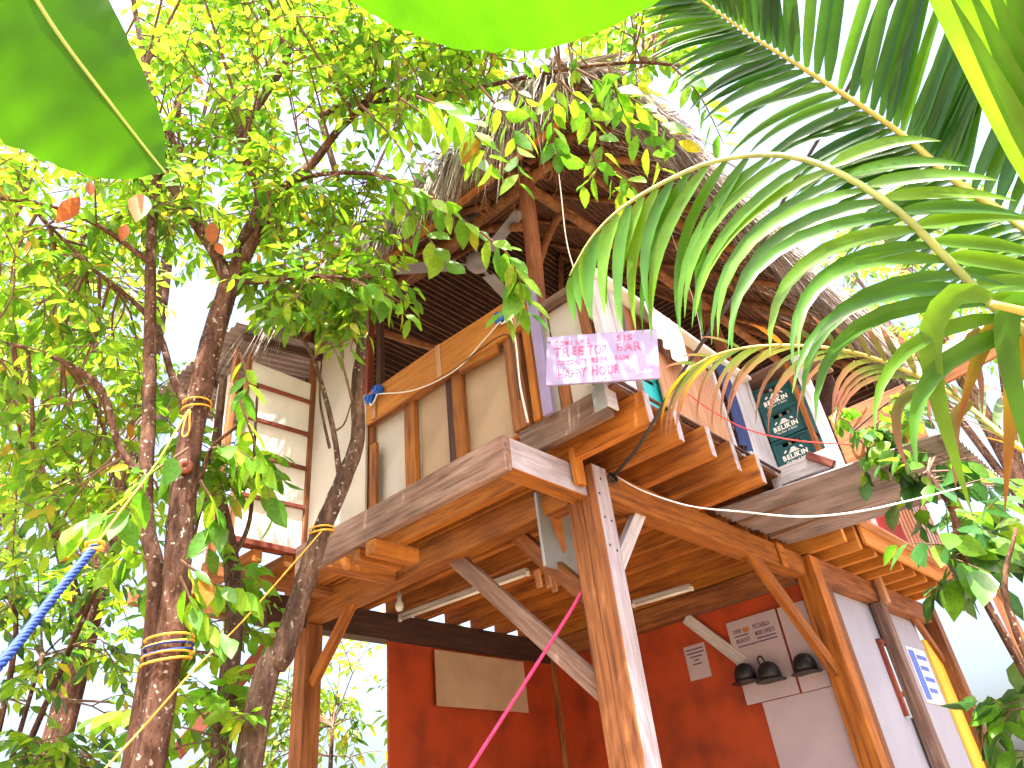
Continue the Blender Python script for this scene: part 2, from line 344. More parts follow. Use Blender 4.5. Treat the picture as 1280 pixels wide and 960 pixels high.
def tube_into(bm, pts, radii, sides=8, cap=True, wob=0.0):
    n = len(pts); rings = []
    ref = Vector((0.3, 0.2, 0.93))
    for i, p in enumerate(pts):
        t = (pts[min(i + 1, n - 1)] - pts[max(i - 1, 0)])
        if t.length < 1e-9: t = Vector((0, 0, 1))
        t.normalize()
        x = ref - t * ref.dot(t)
        if x.length < 1e-3: x = Vector((1, 0, 0)) - t * t.x
        x.normalize(); y = t.cross(x); ref = x
        r = radii[i] if hasattr(radii, '__len__') else radii
        rg = []
        for s in range(sides):
            a = s / sides * math.tau
            rr = r * (1 + (RND.uniform(-wob, wob) if wob else 0))
            rg.append(bm.verts.new(p + x * math.cos(a) * rr + y * math.sin(a) * rr))
        rings.append(rg)
    for i in range(n - 1):
        for s in range(sides):
            bm.faces.new((rings[i][s], rings[i][(s + 1) % sides], rings[i + 1][(s + 1) % sides], rings[i + 1][s]))
    if cap and sides > 2:
        bm.faces.new(rings[0][::-1]); bm.faces.new(rings[-1])
def tube(name, pts, r0, r1=None, mat=None, parent=None, n=None, sides=10, wob=0.0):
    n = n or max(2, 4 * (len(pts) - 1) + 1)
    P = resample(pts, n); r1 = r0 if r1 is None else r1
    org = P[0].copy(); P = [p - org for p in P]
    bm = bmesh.new(); tube_into(bm, P, [r0 + (r1 - r0) * i / (n - 1) for i in range(n)], sides, True, wob)
    return link(name, bm_mesh(bm, name, True), mat, parent, Matrix.Translation(org))
def lathe_into(bm, prof, seg=20, m=None):
    rings = []
    m = m if m is not None else Matrix.Identity(4)
    for r, z in prof:
        rings.append([bm.verts.new(m @ Vector((max(r, 1e-4) * math.cos(a * math.tau / seg), max(r, 1e-4) * math.sin(a * math.tau / seg), z))) for a in range(seg)])
    for i in range(len(rings) - 1):
        for s in range(seg):
            bm.faces.new((rings[i][s], rings[i][(s + 1) % seg], rings[i + 1][(s + 1) % seg], rings[i + 1][s]))
    bm.faces.new(rings[0][::-1]); bm.faces.new(rings[-1])

# lettering -------------------------------------------------------------------
_cc = {}
def char_mesh(ch, bold):
    k = (ch, bold)
    if k not in _cc:
        cu = bpy.data.curves.new('glyph', 'FONT'); cu.body = ch; cu.size = 1.0; cu.extrude = 0.02; cu.offset = bold; cu.resolution_u = 3
        ob = bpy.data.objects.new('glyph', cu); COL.objects.link(ob)
        dg = bpy.context.evaluated_depsgraph_get()
        me = bpy.data.meshes.new_from_object(ob.evaluated_get(dg))
        vs = [v.co.copy() for v in me.vertices]; fs = [tuple(p.vertices) for p in me.polygons]
        w = max([v.x for v in vs], default=0.3) - min([v.x for v in vs], default=0)
        x0 = min([v.x for v in vs], default=0)
        vs = [v - Vector((x0, 0, 0)) for v in vs]
        bpy.data.objects.remove(ob, do_unlink=True); bpy.data.curves.remove(cu); bpy.data.meshes.remove(me)
        _cc[k] = (vs, fs, w)
    return _cc[k]
def lettering(name, text, mw, width, height, mat, parent, jit=0.0, bold=0.0, depth=0.003):
    """text laid in the local xy plane of mw, from x=0 to width, y=0 to height"""
    V = []; F = []; x = 0.0
    for ch in text:
        if ch == ' ': x += 0.42; continue
        vs, fs, w = char_mesh(ch, bold)
        a = RND.uniform(-jit, jit) * 0.35; s = 1 + RND.uniform(-jit, jit); dy = RND.uniform(-jit, jit) * 0.25
        k = len(V)
        for v in vs:
            xx = v.x - w / 2; yy = (v.y - 0.35) * s
            V.append(Vector((x + w / 2 + xx * math.cos(a) - yy * math.sin(a), 0.35 + dy + xx * math.sin(a) + yy * math.cos(a), v.z)))
        F += [tuple(i + k for i in f) for f in fs]
        x += w + 0.13
    x = max(x - 0.13, 0.1)
    V = [Vector((v.x / x * width, v.y / 0.72 * height, v.z / 0.02 * depth)) for v in V]
    me = bpy.data.meshes.new(name); me.from_pydata(V, [], F); me.update()
    return link(name, me, mat, parent, mw)

# leaves ----------------------------------------------------------------------
def leaf_template(width=0.42, fold=0.06, curl=0.16, full=True):
    if not full:
        return np.array([(0, 0, 0), (0.45, width / 2, fold), (1, 0, -curl), (0.45, -width / 2, fold), (0.45, 0, 0)], float), [(0, 4, 1), (4, 2, 1), (0, 3, 4), (3, 2, 4)]
    st = [(0.16, 0.55), (0.42, 1.0), (0.72, 0.72)]
    V = [(0, 0, 0)]
    for t, w in st:
        z = -curl * t * t
        V += [(t, w * width / 2, z + fold * w), (t, 0, z), (t, -w * width / 2, z + fold * w)]
    V.append((1, 0, -curl))
    F = [(0, 2, 1), (0, 3, 2)]
    for i in (0, 1):
        a = 1 + 3 * i; b = a + 3
        F += [(a, a + 1, b + 1, b), (a + 1, a + 2, b + 2, b + 1)]
    F += [(7, 8, 10), (8, 9, 10)]
    return np.array(V, float), F
def ortho(d, up):
    x = d / np.linalg.norm(d); y = np.cross(up, x); ny = np.linalg.norm(y)
    if ny < 1e-4: y = np.cross(np.array((1., 0.2, 0)), x); ny = np.linalg.norm(y)
    y = y / ny; return x, y, np.cross(x, y)
def batch(name, leaves, tmpl, mat, parent, kind='stuff'):
    """many leaves joined into one part"""
    if not leaves: return None
    V, F = tmpl
    P = np.array([l[0] for l in leaves]); X = np.array([l[1] * l[4] for l in leaves]); Y = np.array([l[2] * l[4] for l in leaves]); Zz = np.array([l[3] * l[4] for l in leaves])
    A = P[:, None, :] + V[None, :, 0:1] * X[:, None, :] + V[None, :, 1:2] * Y[:, None, :] + V[None, :, 2:3] * Zz[:, None, :]
    N = len(leaves); nv = len(V); A = A.reshape(-1, 3)
    li = []; tot = []
    for f in F: li += list(f); tot.append(len(f))
    li = np.array(li); idx = (li[None, :] + (np.arange(N) * nv)[:, None]).reshape(-1)
    tots = np.tile(np.array(tot), N); starts = np.concatenate([[0], np.cumsum(tots)[:-1]])
    me = bpy.data.meshes.new(name)
    me.vertices.add(len(A)); me.vertices.foreach_set('co', A.ravel())
    me.loops.add(len(idx)); me.loops.foreach_set('vertex_index', idx)
    me.polygons.add(len(tots)); me.polygons.foreach_set('loop_start', starts); me.polygons.foreach_set('loop_total', tots)
    me.update(calc_edges=True)
    o = link(name, me, mat, parent)
    if kind: o['kind'] = kind
    return o
def leaf_mesh(tmpl, name, mat):
    V, F = tmpl; me = bpy.data.meshes.new(name); me.from_pydata([tuple(v) for v in V], [], F); me.update(); me.materials.append(mat)
    for p in me.polygons: p.use_smooth = True
    return me
def place_leaves(leaves, parent, mats, tmpls, nmax=300, name='leaf', crown='crown', low=False):
    """the leaves that show largest become parts, the rest one joined part"""
    sc = []
    for i, l in enumerate(leaves):
        x, y, z = proj(l[0])
        s = l[4] / z if (z > 0.1 and -20 < x < 1300 and -20 < y < 980) else 0
        sc.append((s, i))
    sc.sort(reverse=True)
    top = {i for s, i in sc[:nmax] if s * FOC > 9}
    mes = [leaf_mesh(t, name, m) for t in tmpls for m in mats]
    rest = [[] for _ in mats]
    pi = wmat(parent).inverted()
    for i, l in enumerate(leaves):
        k = (i * 7 + int(l[4] * 1000)) % 10
        mi = 0 if (len(mats) == 1 or k < 7) else 1
        if i in top:
            o = bpy.data.objects.new(name, mes[RND.randrange(len(tmpls)) * len(mats) + mi]); COL.objects.link(o)
            p, x, y, z, s = l
            o.parent = parent; o.matrix_parent_inverse = pi
            o.matrix_basis = Matrix(((x[0] * s, y[0] * s, z[0] * s, p[0]), (x[1] * s, y[1] * s, z[1] * s, p[1]), (x[2] * s, y[2] * s, z[2] * s, p[2]), (0, 0, 0, 1)))
        else:
            rest[mi].append(l)
    for r, m in zip(rest, mats):
        batch(crown, r, leaf_template(full=False) if low else tmpls[0], m, parent)
NR = np.random.RandomState(11)
def twig(p, d, L, nleaf, size, droop, leaves, segs, pinnate=True, hang=0.35):
    """a leafy shoot: stem bends under its weight, leaves alternate along it"""
    n = 6; pts = [np.array(p, float)]; d = np.array(d, float); d /= np.linalg.norm(d)
    for i in range(n):
        d = d + np.array((0, 0, -droop / n)) + NR.normal(0, 0.06, 3); d /= np.linalg.norm(d)
        pts.append(pts[-1] + d * L / n)
    segs.append((pts, 0.0035 + 0.004 * L))
    for j in range(nleaf):
        u = (0.12 + 0.88 * (j + 0.5) / nleaf) * n; k = min(int(u), n - 1); q = pts[k] + (pts[k + 1] - pts[k]) * (u - k)
        t = pts[k + 1] - pts[k]; t = t / np.linalg.norm(t)
        side = np.cross(t, np.array((0, 0, 1.0))); ns = np.linalg.norm(side); side = side / ns if ns > 0.05 else np.array((1.0, 0, 0))
        s = 1 if j % 2 else -1
        ld = t * 0.55 + side * s * 0.75 + np.array((0, 0, -hang)) + NR.normal(0, 0.22, 3)
        if j == nleaf - 1: ld = t + np.array((0, 0, -hang)) + NR.normal(0, 0.15, 3)
        up = np.array((0, 0, 1.0)) + NR.normal(0, 0.45, 3)
        x, y, z = ortho(ld, up)
        leaves.append((q, x, y, z, size * NR.uniform(0.7, 1.2)))
def stems_object(name, segs, mat, parent, sides=4, kind='stuff'):
    bm = bmesh.new()
    for pts, r in segs:
        P = [Vector(p) for p in pts]; n = len(P)
        tube_into(bm, P, [r * (1 - 0.75 * i / (n - 1)) for i in range(n)], sides, False)
    o = link(name, bm_mesh(bm, name, True), mat, parent)
    if kind: o['kind'] = kind
    return o
def clusters_from(rects, rng):
    out = []
    for (x0, x1, y0, y1, d0, d1, n, rad, nt, ls) in rects:
        for _ in range(n):
            out.append((at(rng.uniform(x0, x1), rng.uniform(y0, y1), rng.uniform(d0, d1)), rad * rng.uniform(0.7, 1.3), nt, ls))
    return out
def grow(root, limbs, clusters, leaves, segs, droop=0.5, hang=0.35, nl=(6, 10)):
    """each clump hangs on a branchlet from the nearest point of a limb"""
    pts = [q for lp in limbs for q in lp]
    for c, rad, ntw, ls in clusters:
        c = Vector(c)
        b = min(pts, key=lambda q: (q - c).length_squared + (0.6 * max(0, q.z - c.z)) ** 2)
        mid = b.lerp(c, 0.5) + Vector((NR.normal(0, 0.05), NR.normal(0, 0.05), 0.10 * (b - c).length))
        path = resample([b, mid, c], 7)
        segs.append(([np.array(p) for p in path], 0.005 + 0.006 * min(2.0, (b - c).length)))
        for _ in range(ntw):
            k = NR.randint(3, 7); p = np.array(path[k])
            d = NR.normal(0, 1, 3); d[2] = d[2] * 0.55 + 0.15; d += 0.7 * np.array((c - b).normalized())
            twig(p, d, rad * NR.uniform(0.6, 1.25), NR.randint(nl[0], nl[1] + 1), ls, droop * NR.uniform(0.6, 1.5), leaves, segs, hang=hang)

# ================================================================== THE SETTING
bm = bmesh.new(); bmesh.ops.create_grid(bm, x_segments=60, y_segments=60, size=400)
for v in bm.verts: v.co.z = 0.02 * math.sin(v.co.x * 0.7) * math.cos(v.co.y * 0.9) - 0.03
tag(link('ground', bm_mesh(bm, 'ground'), MT['ground']), kind='structure')

# ================================================================== THE BAR ON POSTS
T = empty('stilt_bar', (6.2, 3.8, 0.0), 'two storey wooden stilt bar with open railed deck and thatched roof', 'building')
ZB0, ZB1 = 2.81, 2.985          # main beams
ZJ0, ZJ1 = 2.99, 3.195          # floor joists
ZF = 3.22                       # deck
def skylit_face(o):
    """sky light painted as pale grey on the faces turned to the right"""
    o.data.materials.append(MT['skylit'])
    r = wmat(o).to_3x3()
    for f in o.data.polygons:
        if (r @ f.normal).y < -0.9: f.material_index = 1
def post(x0, x1, y0, y1, z0, z1, m='brown'):
    o = bar('post', ((x0 + x1) / 2, (y0 + y1) / 2, z0), ((x0 + x1) / 2, (y0 + y1) / 2, z1), y1 - y0, x1 - x0, MT[m], T, up=Vector((1, 0, 0)), bev=0.006)
    return o
# corner post is two timbers side by side
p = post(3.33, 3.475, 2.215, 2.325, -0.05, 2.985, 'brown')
skylit_face(p)
post(3.335, 3.47, 2.329, 2.43, -0.05, 2.81, 'brown')
for k, (dx, z) in enumerate([(0.04, 2.66), (0.10, 2.65), (0.04, 2.50), (0.10, 2.48), (0.03, 2.80), (0.07, 2.90)]):
    bm = bmesh.new(); lathe_into(bm, [(0.007, 0), (0.007, 0.006), (0.003, 0.008)], 8)
    link('bolt', bm_mesh(bm, 'bolt'), MT['black'], p, Matrix.Translation((3.33 + dx, 2.2155, z)) @ Matrix.Rotation(math.pi / 2, 4, 'X'))
post(6.17, 6.33, 2.17, 2.33, -0.05, 2.97, 'orange')
post(6.40, 6.52, 2.20, 2.32, -0.05, 2.80, 'brown')
post(7.60, 7.72, 2.17, 2.28, -0.05, 2.80, 'grey')
post(9.20, 9.36, 2.16, 2.32, -0.05, 2.98, 'brown')
for x in (3.34, 6.2, 9.2):
    post(x, x + 0.15, 5.0, 5.15, -0.05, 2.81, 'brown')
# main beams
bar('beam', (3.41, 2.432, (ZB0 + ZB1) / 2 + 0.004), (3.41, 5.30, (ZB0 + ZB1) / 2 + 0.004), 0.14, 0.178, MT['orange'], T)
bar('beam', (3.478, 2.30, (ZB0 + ZB1) / 2), (6.168, 2.30, (ZB0 + ZB1) / 2), 0.13, 0.175, MT['orange'], T)
bar('beam', (6.335, 2.26, 2.90), (9.195, 2.26, 2.90), 0.12, 0.19, MT['brown'], T)
bar('beam', (3.0, 5.08, 2.88), (9.4, 5.08, 2.88), 0.14, 0.21, MT['dark'], T)
bar('beam', (6.25, 2.36, 2.895), (6.25, 5.0, 2.895), 0.12, 0.17, MT['brown'], T)
bar('beam', (3.36, 2.45, 3.085), (3.36, 5.2, 3.085), 0.055, 0.185, MT['orange'], T)
# little cleats nailed on the beams
block('cleat', (5.70, 2.215, 2.80), (5.80, 2.232, 2.99), MT['orange'], T)
bar('cleat', (7.66, 2.14, 2.78), (7.66, 2.14, 3.03), 0.10, 0.05, MT['pine'], T, up=Vector((0, 1, 0)))
bar('cleat', (3.235, 2.245, 2.83), (3.235, 2.245, 3.05), 0.085, 0.035, MT['orange'], T, up=Vector((0, 1, 0)))
# floor joists (ends stick out past the beam)
jx = [3.28, 3.60, 3.945, 4.275, 4.59]
for i, x in enumerate(jx):
    skylit_face(bar('joist', (x - 0.03, 1.72 + 0.012 * (i % 2), (ZJ0 + ZJ1) / 2), (x - 0.03, 5.15, (ZJ0 + ZJ1) / 2), 0.062, 0.205, MT['orange'], T))
for i in range(13):
    x = 4.93 + 0.33 * i
    bar('joist', (x, 2.37 if x < 6.1 else 1.87, (ZJ0 + ZJ1) / 2), (x, 5.15, (ZJ0 + ZJ1) / 2), 0.055, 0.2, MT['orange' if x < 6.2 else 'yellow'], T)
# deck planks seen from underneath
y = 1.80; k = 0
while y < 5.2:
    w = 0.17
    bar('deck_plank', (3.07, y + w / 2, ZF - 0.012), (9.3, y + w / 2, ZF - 0.012), w - 0.006, 0.022, MT['orange' if k % 3 else 'brown'], T, bev=0.002, warp=0.0)
    y += w; k += 1
# edge trim under the right wall
bar('trim_strip', (3.06, 1.775, 3.222), (5.04, 1.775, 3.222), 0.02, 0.018, MT['dark'], T, warp=0)
# braces
bar('brace', (3.52, 3.00, 2.86), (3.40, 2.42, 2.28), 0.05, 0.10, MT['brown'], T)
bar('brace', (3.44, 3.50, 2.86), (3.44, 2.44, 1.80), 0.05, 0.105, MT['grey'], T)
bar('brace', (3.41, 4.50, 2.88), (3.41, 4.99, 2.38), 0.05, 0.085, MT['orange'], T)
bar('brace', (3.90, 2.30, 2.84), (3.47, 2.30, 2.36), 0.05, 0.085, MT['whitewood'], T)
bar('brace', (5.24, 2.27, 2.86), (6.18, 2.27, 2.10), 0.055, 0.11, MT['orange'], T)
bar('brace', (8.75, 2.26, 2.85), (9.2, 2.26, 2.45), 0.05, 0.09, MT['brown'], T)
# ---- left facade: rim boards
bar('rim_board', (2.665, 2.265, 2.868), (2.665, 4.12, 2.868), 0.05, 0.20, MT['grey'], T)
skylit_face(bar('outrigger', (2.692, 2.33, 2.885), (3.329, 2.33, 2.885), 0.12, 0.18, MT['orange'], T))
bar('outrigger', (2.692, 4.0, 2.885), (3.335, 4.0, 2.885), 0.09, 0.16, MT['orange'], T)
bar('rim_board', (3.09, 1.86, 3.135), (3.09, 2.50, 3.135), 0.055, 0.175, MT['grey'], T)
block('end_plate', (3.045, 1.836, 3.085), (3.135, 1.852, 3.26), MT['whitewood'], T)
block('end_plate', (3.05, 1.853, 3.09), (3.0595, 1.94, 3.255), MT['metal'], T)
bar('lookout', (2.64, 3.36, 2.72), (2.98, 3.36, 2.72), 0.09, 0.085, MT['orange'], T)
bar('lookout', (2.66, 3.52, 2.725), (2.98, 3.52, 2.725), 0.07, 0.08, MT['orange'], T)
# ---- left facade: railing wall
def sheet(x0, x1, y0, y1, z0, z1, m): return block('wall_panel', (x0, y0, z0), (x1, y1, z1), MT[m], T, 0.001)
bays = [(2.20, 2.38, 'whitewall'), (2.384, 2.96, 'tan'), (2.964, 3.40, 'tan'), (3.404, 3.90, 'whitewall')]
for a, b, m in bays: sheet(3.105, 3.117, a, b, 3.235, 3.96, m)
def stud(y0, y1, z0, z1, m, x0=3.055, x1=3.10): return bar('stud', ((x0 + x1) / 2, (y0 + y1) / 2, z0), ((x0 + x1) / 2, (y0 + y1) / 2, z1), y1 - y0, x1 - x0, MT[m], T, up=Vector((1, 0, 0)))
stud(2.40, 2.53, 3.23, 3.93, 'brown', 3.045)
stud(2.935, 3.03, 3.23, 3.93, 'orange')
stud(3.035, 3.10, 3.23, 3.92, 'dark', 3.07, 3.10)
stud(3.41, 3.52, 3.23, 3.93, 'orange')
stud(3.80, 3.875, 3.23, 3.72, 'orange', 3.03, 3.06)
stud(3.88, 3.95, 3.23, 3.95, 'brown')
stud(2.305, 2.36, 3.22, 3.95, 'orange', 3.04)
stud(2.12, 2.19, 3.22, 3.60, 'brown', 3.10, 3.14)
bar('rail', (3.04, 2.56, 3.86), (3.04, 2.92, 3.875), 0.035, 0.07, MT['orange'], T)
bar('rail', (3.052, 2.36, 3.915), (3.052, 3.90, 3.915), 0.06, 0.05, MT['brown'], T)
bar('rail_board', (3.03, 2.27, 4.03), (3.03, 3.90, 4.03), 0.03, 0.27, MT['yellow'], T, warp=0.006)
bar('joint_strip', (3.009, 3.09, 3.90), (3.009, 3.09, 4.165), 0.05, 0.01, MT['pine'], T, up=Vector((1, 0, 0)))
bar('joint_strip', (3.009, 3.80, 3.90), (3.009, 3.80, 4.165), 0.05, 0.01, MT['pine'], T, up=Vector((1, 0, 0)))
bar('joint_strip', (3.009, 2.36, 3.90), (3.009, 2.36, 4.165), 0.06, 0.01, MT['pine'], T, up=Vector((1, 0, 0)))
bar('corner_trim', (3.02, 2.225, 3.20), (3.02, 2.225, 4.17), 0.072, 0.03, MT['lilac'], T, up=Vector((1, 0, 0)))
# near end of the left wall, up to the corner
sheet(3.125, 3.137, 1.87, 2.195, 3.235, 3.96, 'whitewall')
stud(1.87, 1.94, 3.23, 3.96, 'brown', 3.07, 3.12)
bar('rail', (3.08, 1.88, 3.98), (3.08, 2.19, 3.98), 0.06, 0.05, MT['grey'], T)
# ---- white full-height wall and door case at the far end
sheet(3.02, 3.04, 3.905, 4.58, 3.10, 5.45, 'whitewall')
post(2.985, 3.045, 4.585, 4.65, 3.05, 5.2, 'brown')
bar('window_post', (3.05, 3.92, 4.17), (3.05, 3.92, 5.5), 0.07, 0.07, MT['redwood'], T, up=Vector((1, 0, 0)))
bar('window_post', (3.08, 3.81, 4.17), (3.08, 3.81, 5.0), 0.05, 0.05, MT['dark'], T, up=Vector((1, 0, 0)))
# ---- right facade
bar('counter_edge', (3.04, 1.795, 4.005), (5.04, 1.795, 4.005), 0.10, 0.028, MT['white'], T)
bar('counter_top', (3.06, 2.02, 4.004), (5.04, 2.02, 4.004), 0.34, 0.024, MT['pine'], T)
def wallboard(x0, x1, z0, z1, m, y=1.80, th=0.018): return bar('wall_board', ((x0 + x1) / 2, y, z0), ((x0 + x1) / 2, y, z1), x1 - x0, th, MT[m], T, up=Vector((0, 1, 0)), warp=0)
wallboard(3.06, 3.13, 3.24, 3.985, 'whitewood', 1.815, 0.05)
wallboard(3.14, 3.25, 3.24, 3.985, 'whitewood', 1.82)
wallboard(3.254, 3.33, 3.24, 3.985, 'whitewood', 1.812)
wallboard(3.333, 3.37, 3.24, 3.985, 'grey', 1.80, 0.03)
wallboard(3.36, 3.46, 3.24, 3.98, 'pine', 1.84)
wallboard(3.465, 3.56, 3.50, 3.98, 'brown', 1.85)
wallboard(3.565, 3.97, 3.55, 3.98, 'brown', 1.86)
wallboard(3.62, 4.02, 3.24, 3.70, 'pine', 1.803)
wallboard(4.023, 4.41, 3.24, 3.83, 'pine', 1.807)
wallboard(4.0, 4.42, 3.84, 3.985, 'brown', 1.83)
wallboard(4.42, 4.45, 3.24, 3.97, 'whitewood', 1.795, 0.03)
wallboard(4.64, 5.06, 3.235, 3.985, 'whitewood', 1.815)
# bay that sticks out over the tin awning, with the crate rack
bar('rack_post', (5.075, 1.83, 3.12), (5.075, 1.83, 4.02), 0.062, 0.05, MT['whitewood'], T, up=Vector((1, 0, 0)))
bar('rack_post', (5.075, 1.385, 3.06), (5.075, 1.385, 4.02), 0.075, 0.05, MT['whitewood'], T, up=Vector((1, 0, 0)))
bar('rack_post', (5.09, 1.475, 3.27), (5.09, 1.475, 4.02), 0.035, 0.03, MT['orange'], T, up=Vector((1, 0, 0)))
bar('rack_ledge', (5.075, 1.80, 3.20), (5.075, 1.42, 3.20), 0.05, 0.13, MT['whitewood'], T)
bar('rack_ledge', (5.30, 1.80, 3.245), (5.30, 1.36, 3.245), 0.40, 0.02, MT['grey'], T)
bar('rack_block', (5.04, 1.55, 3.26), (5.04, 1.40, 3.13), 0.04, 0.055, MT['redwood'], T)
block('rack_back', (5.52, 1.30, 3.26), (5.54, 1.86, 4.0), MT['dark'], T)
block('rack_side', (5.11, 1.852, 3.26), (5.51, 1.862, 4.0), MT['dark'], T)
bar('rack_top', (5.30, 1.88, 4.04), (5.30, 1.28, 4.04), 0.48, 0.025, MT['grey'], T)
bar('rack_wall', (5.12, 1.34, 3.30), (5.12, 0.80, 3.30), 0.02, 0.40, MT['brown'], T)
for x in (5.2, 5.7): bar('rack_prop', (x, 1.34, 3.05), (x, 2.25, 3.05), 0.05, 0.05, MT['grey'], T)
# right bay fascia, red wall and lattice
bar('fascia', (6.60, 1.835, 3.11), (9.28, 1.835, 3.11), 0.03, 0.16, MT['yellow'], T)
bar('fascia', (6.58, 1.80, 3.205), (9.30, 1.80, 3.205), 0.10, 0.02, MT['pine'], T)
sheet(6.55, 9.2, 1.95, 1.97, 3.23, 4.1, 'redpaint')
wallboard(7.25, 7.42, 3.23, 4.1, 'whitewood', 1.90)
for i in range(11):
    x = 7.78 + i * 0.135
    bar('lattice_slat', (x, 1.78, 3.22), (x + 0.02, 1.78, 4.25), 0.045, 0.016, MT['pine'], T, up=Vector((0, 1, 0)), warp=0, bev=0.002)
for z in (3.45, 3.72, 3.99):
    bar('lattice_rail', (7.6, 1.80, z), (9.25, 1.80, z), 0.018, 0.03, MT['pine'], T, bev=0.002)
# ---- walls of the lower storey
block('lower_wall', (6.262, 2.36, 0.0), (6.30, 5.0, 2.80), MT['orangewall'], T)
block('wall_panel', (6.245, 2.36, 2.02), (6.26, 2.60, 2.66), MT['paper'], T, 0.001)
block('wall_panel', (6.246, 2.34, 1.3), (6.2605, 2.95, 2.015), MT['paper'], T, 0.001)
bar('brace', (6.23, 3.44, 2.80), (6.23, 3.00, 2.33), 0.025, 0.10, MT['whitewood'], T)
block('lower_wall', (6.53, 2.30, 0.0), (7.46, 2.33, 2.80), MT['lavwall'], T)
block('lower_wall', (7.46, 2.302, 0.0), (7.98, 2.332, 1.85), MT['lavwall'], T)
block('lower_wall', (7.46, 2.301, 2.47), (7.98, 2.331, 2.80), MT['lavwall'], T)
block('lower_wall', (7.98, 2.30, 0.0), (8.86, 2.33, 2.80), MT['lavwall'], T)
block('lower_wall', (8.862, 2.27, 0.0), (9.75, 2.30, 2.62), MT['yellowpaint'], T)
wf = bar('window_frame', (7.45, 2.285, 2.455), (7.99, 2.285, 2.455), 0.05, 0.04, MT['redwood'], T)
bar('window_frame', (7.475, 2.285, 1.85), (7.475, 2.285, 2.432), 0.05, 0.04, MT['redwood'], T, up=Vector((1, 0, 0)))
bar('window_frame', (7.965, 2.285, 1.85), (7.965, 2.285, 2.432), 0.05, 0.04, MT['pine'], T, up=Vector((1, 0, 0)))
block('shelf', (7.5, 2.35, 2.05), (7.95, 2.75, 2.08), MT['orange'], T)
block('back_board', (4.62, 4.98, 2.3), (5.75, 5.0, 2.74), MT['tan'], T)
block('lower_wall', (4.15, 5.03, 0.0), (9.2, 5.06, 2.77), MT['orangewall'], T)

# ---- small closet with a battened white side, far end of the left facade
A = T
block('closet_side', (2.43, 4.60, 3.15), (2.985, 4.615, 4.60), MT['white'], A)
for z in (3.48, 3.80, 4.10, 4.40):
    bar('batten', (2.43, 4.588, z - 0.01), (2.985, 4.588, z + 0.012), 0.022, 0.032, MT['redwood'], A)
bar('closet_post', (2.415, 4.60, 3.1), (2.415, 4.60, 4.66), 0.035, 0.035, MT['brown'], A, up=Vector((1, 0, 0)))
bar('closet_post', (2.36, 4.70, 3.0), (2.36, 4.70, 4.75), 0.05, 0.05, MT['brown'], A, up=Vector((1, 0, 0)))
block('closet_side', (2.40, 4.74, 3.15), (2.415, 5.05, 4.6), MT['whitewall'], A)
bar('closet_sill', (2.40, 4.575, 3.125), (2.99, 4.575, 3.125), 0.08, 0.045, MT['redwood'], A)
for x in (2.62, 2.86): bar('closet_joist', (x, 4.55, 3.05), (x, 5.7, 3.05), 0.07, 0.09, MT['orange'], A)
bar('closet_joist', (2.35, 4.75, 2.97), (3.35, 4.75, 2.97), 0.09, 0.10, MT['brown'], A)
bar('closet_joist', (2.20, 5.5, 2.97), (3.35, 5.5, 2.97), 0.09, 0.10, MT['brown'], A)
bar('prop', (3.30, 5.2, 2.85), (2.7, 5.5, 2.0), 0.06, 0.10, MT['redwood'], A)
def corrugated(name, p00, u, v, nu, lam, amp, mat, parent=None):
    """sheet spanned by u (along the flutes) and v (across them), with thickness"""
    u = Vector(u); v = Vector(v); nrm = u.cross(v).normalized(); nv = int(v.length / lam * 8)
    bm = bmesh.new(); rows = []
    for side in (0, 1):
        g = []
        for i in range(nu + 1):
            r = []
            for j in range(nv + 1):
                w = j / nv
                r.append(bm.verts.new(u * (i / nu) + v * w + nrm * (amp * math.sin(w * v.length / lam * math.tau) + side * 0.0015 + 0.004 * math.sin(i * 1.3 + side * 0) * math.sin(w * 5))))
            g.append(r)
        rows.append(g)
    for s, g in enumerate(rows):
        for i in range(nu):
            for j in range(nv):
                f = (g[i][j], g[i + 1][j], g[i + 1][j + 1], g[i][j + 1]); bm.faces.new(f if s else f[::-1])
    me = bm_mesh(bm, name, True)
    m = frame_of((0, 0, 0), u, nrm)
    me.transform(m.inverted())
    return link(name, me, mat, parent, Matrix.Translation(p00) @ m)
corrugated('closet_roof', (2.2, 4.45, 4.78), (1.0, 0, 0.16), (0, 1.6, 0), 6, 0.076, 0.012, MT['corrug'], T)
bar('closet_purlin', (2.3, 4.52, 4.73), (3.1, 4.52, 4.85), 0.04, 0.06, MT['dark'], T)
bar('closet_purlin', (2.3, 5.3, 4.73), (3.1, 5.3, 4.85), 0.04, 0.06, MT['dark'], T)

# ---- poles that carry the roof
tube('roof_pole', [(3.305, 2.40, 3.2), (3.315, 2.41, 4.0), (3.345, 2.375, 4.9), (3.35, 2.36, 5.66)], 0.062, 0.056, MT['pole'], T, sides=14, wob=0.02)
tube('roof_pole', [(6.26, 2.34, 3.2), (6.22, 2.33, 4.6), (6.15, 2.33, 5.72)], 0.062, 0.055, MT['pole'], T, sides=12, wob=0.02)
tube('roof_pole', [(9.0, 2.34, 3.2), (9.0, 2.34, 5.7)], 0.06, 0.055, MT['pole'], T, sides=10)
tube('roof_pole', [(3.4, 5.2, 3.2), (3.4, 5.2, 5.7)], 0.06, 0.055, MT['pole'], T, sides=10)
tube('roof_pole', [(9.0, 6.4, 3.2), (9.0, 6.4, 5.7)], 0.06, 0.055, MT['pole'], T, sides=10)
bar('eave_pole', (3.17, 1.78, 5.60), (3.17, 7.0, 5.60), 0.07, 0.085, MT['yellow'], T, warp=0.01)
tube('eave_pole', [(3.33, 1.80, 5.62), (4.6, 1.85, 5.60), (6.2, 1.76, 5.60), (9.0, 1.8, 5.6)], 0.042, 0.036, MT['rawpole'], T, wob=0.04)
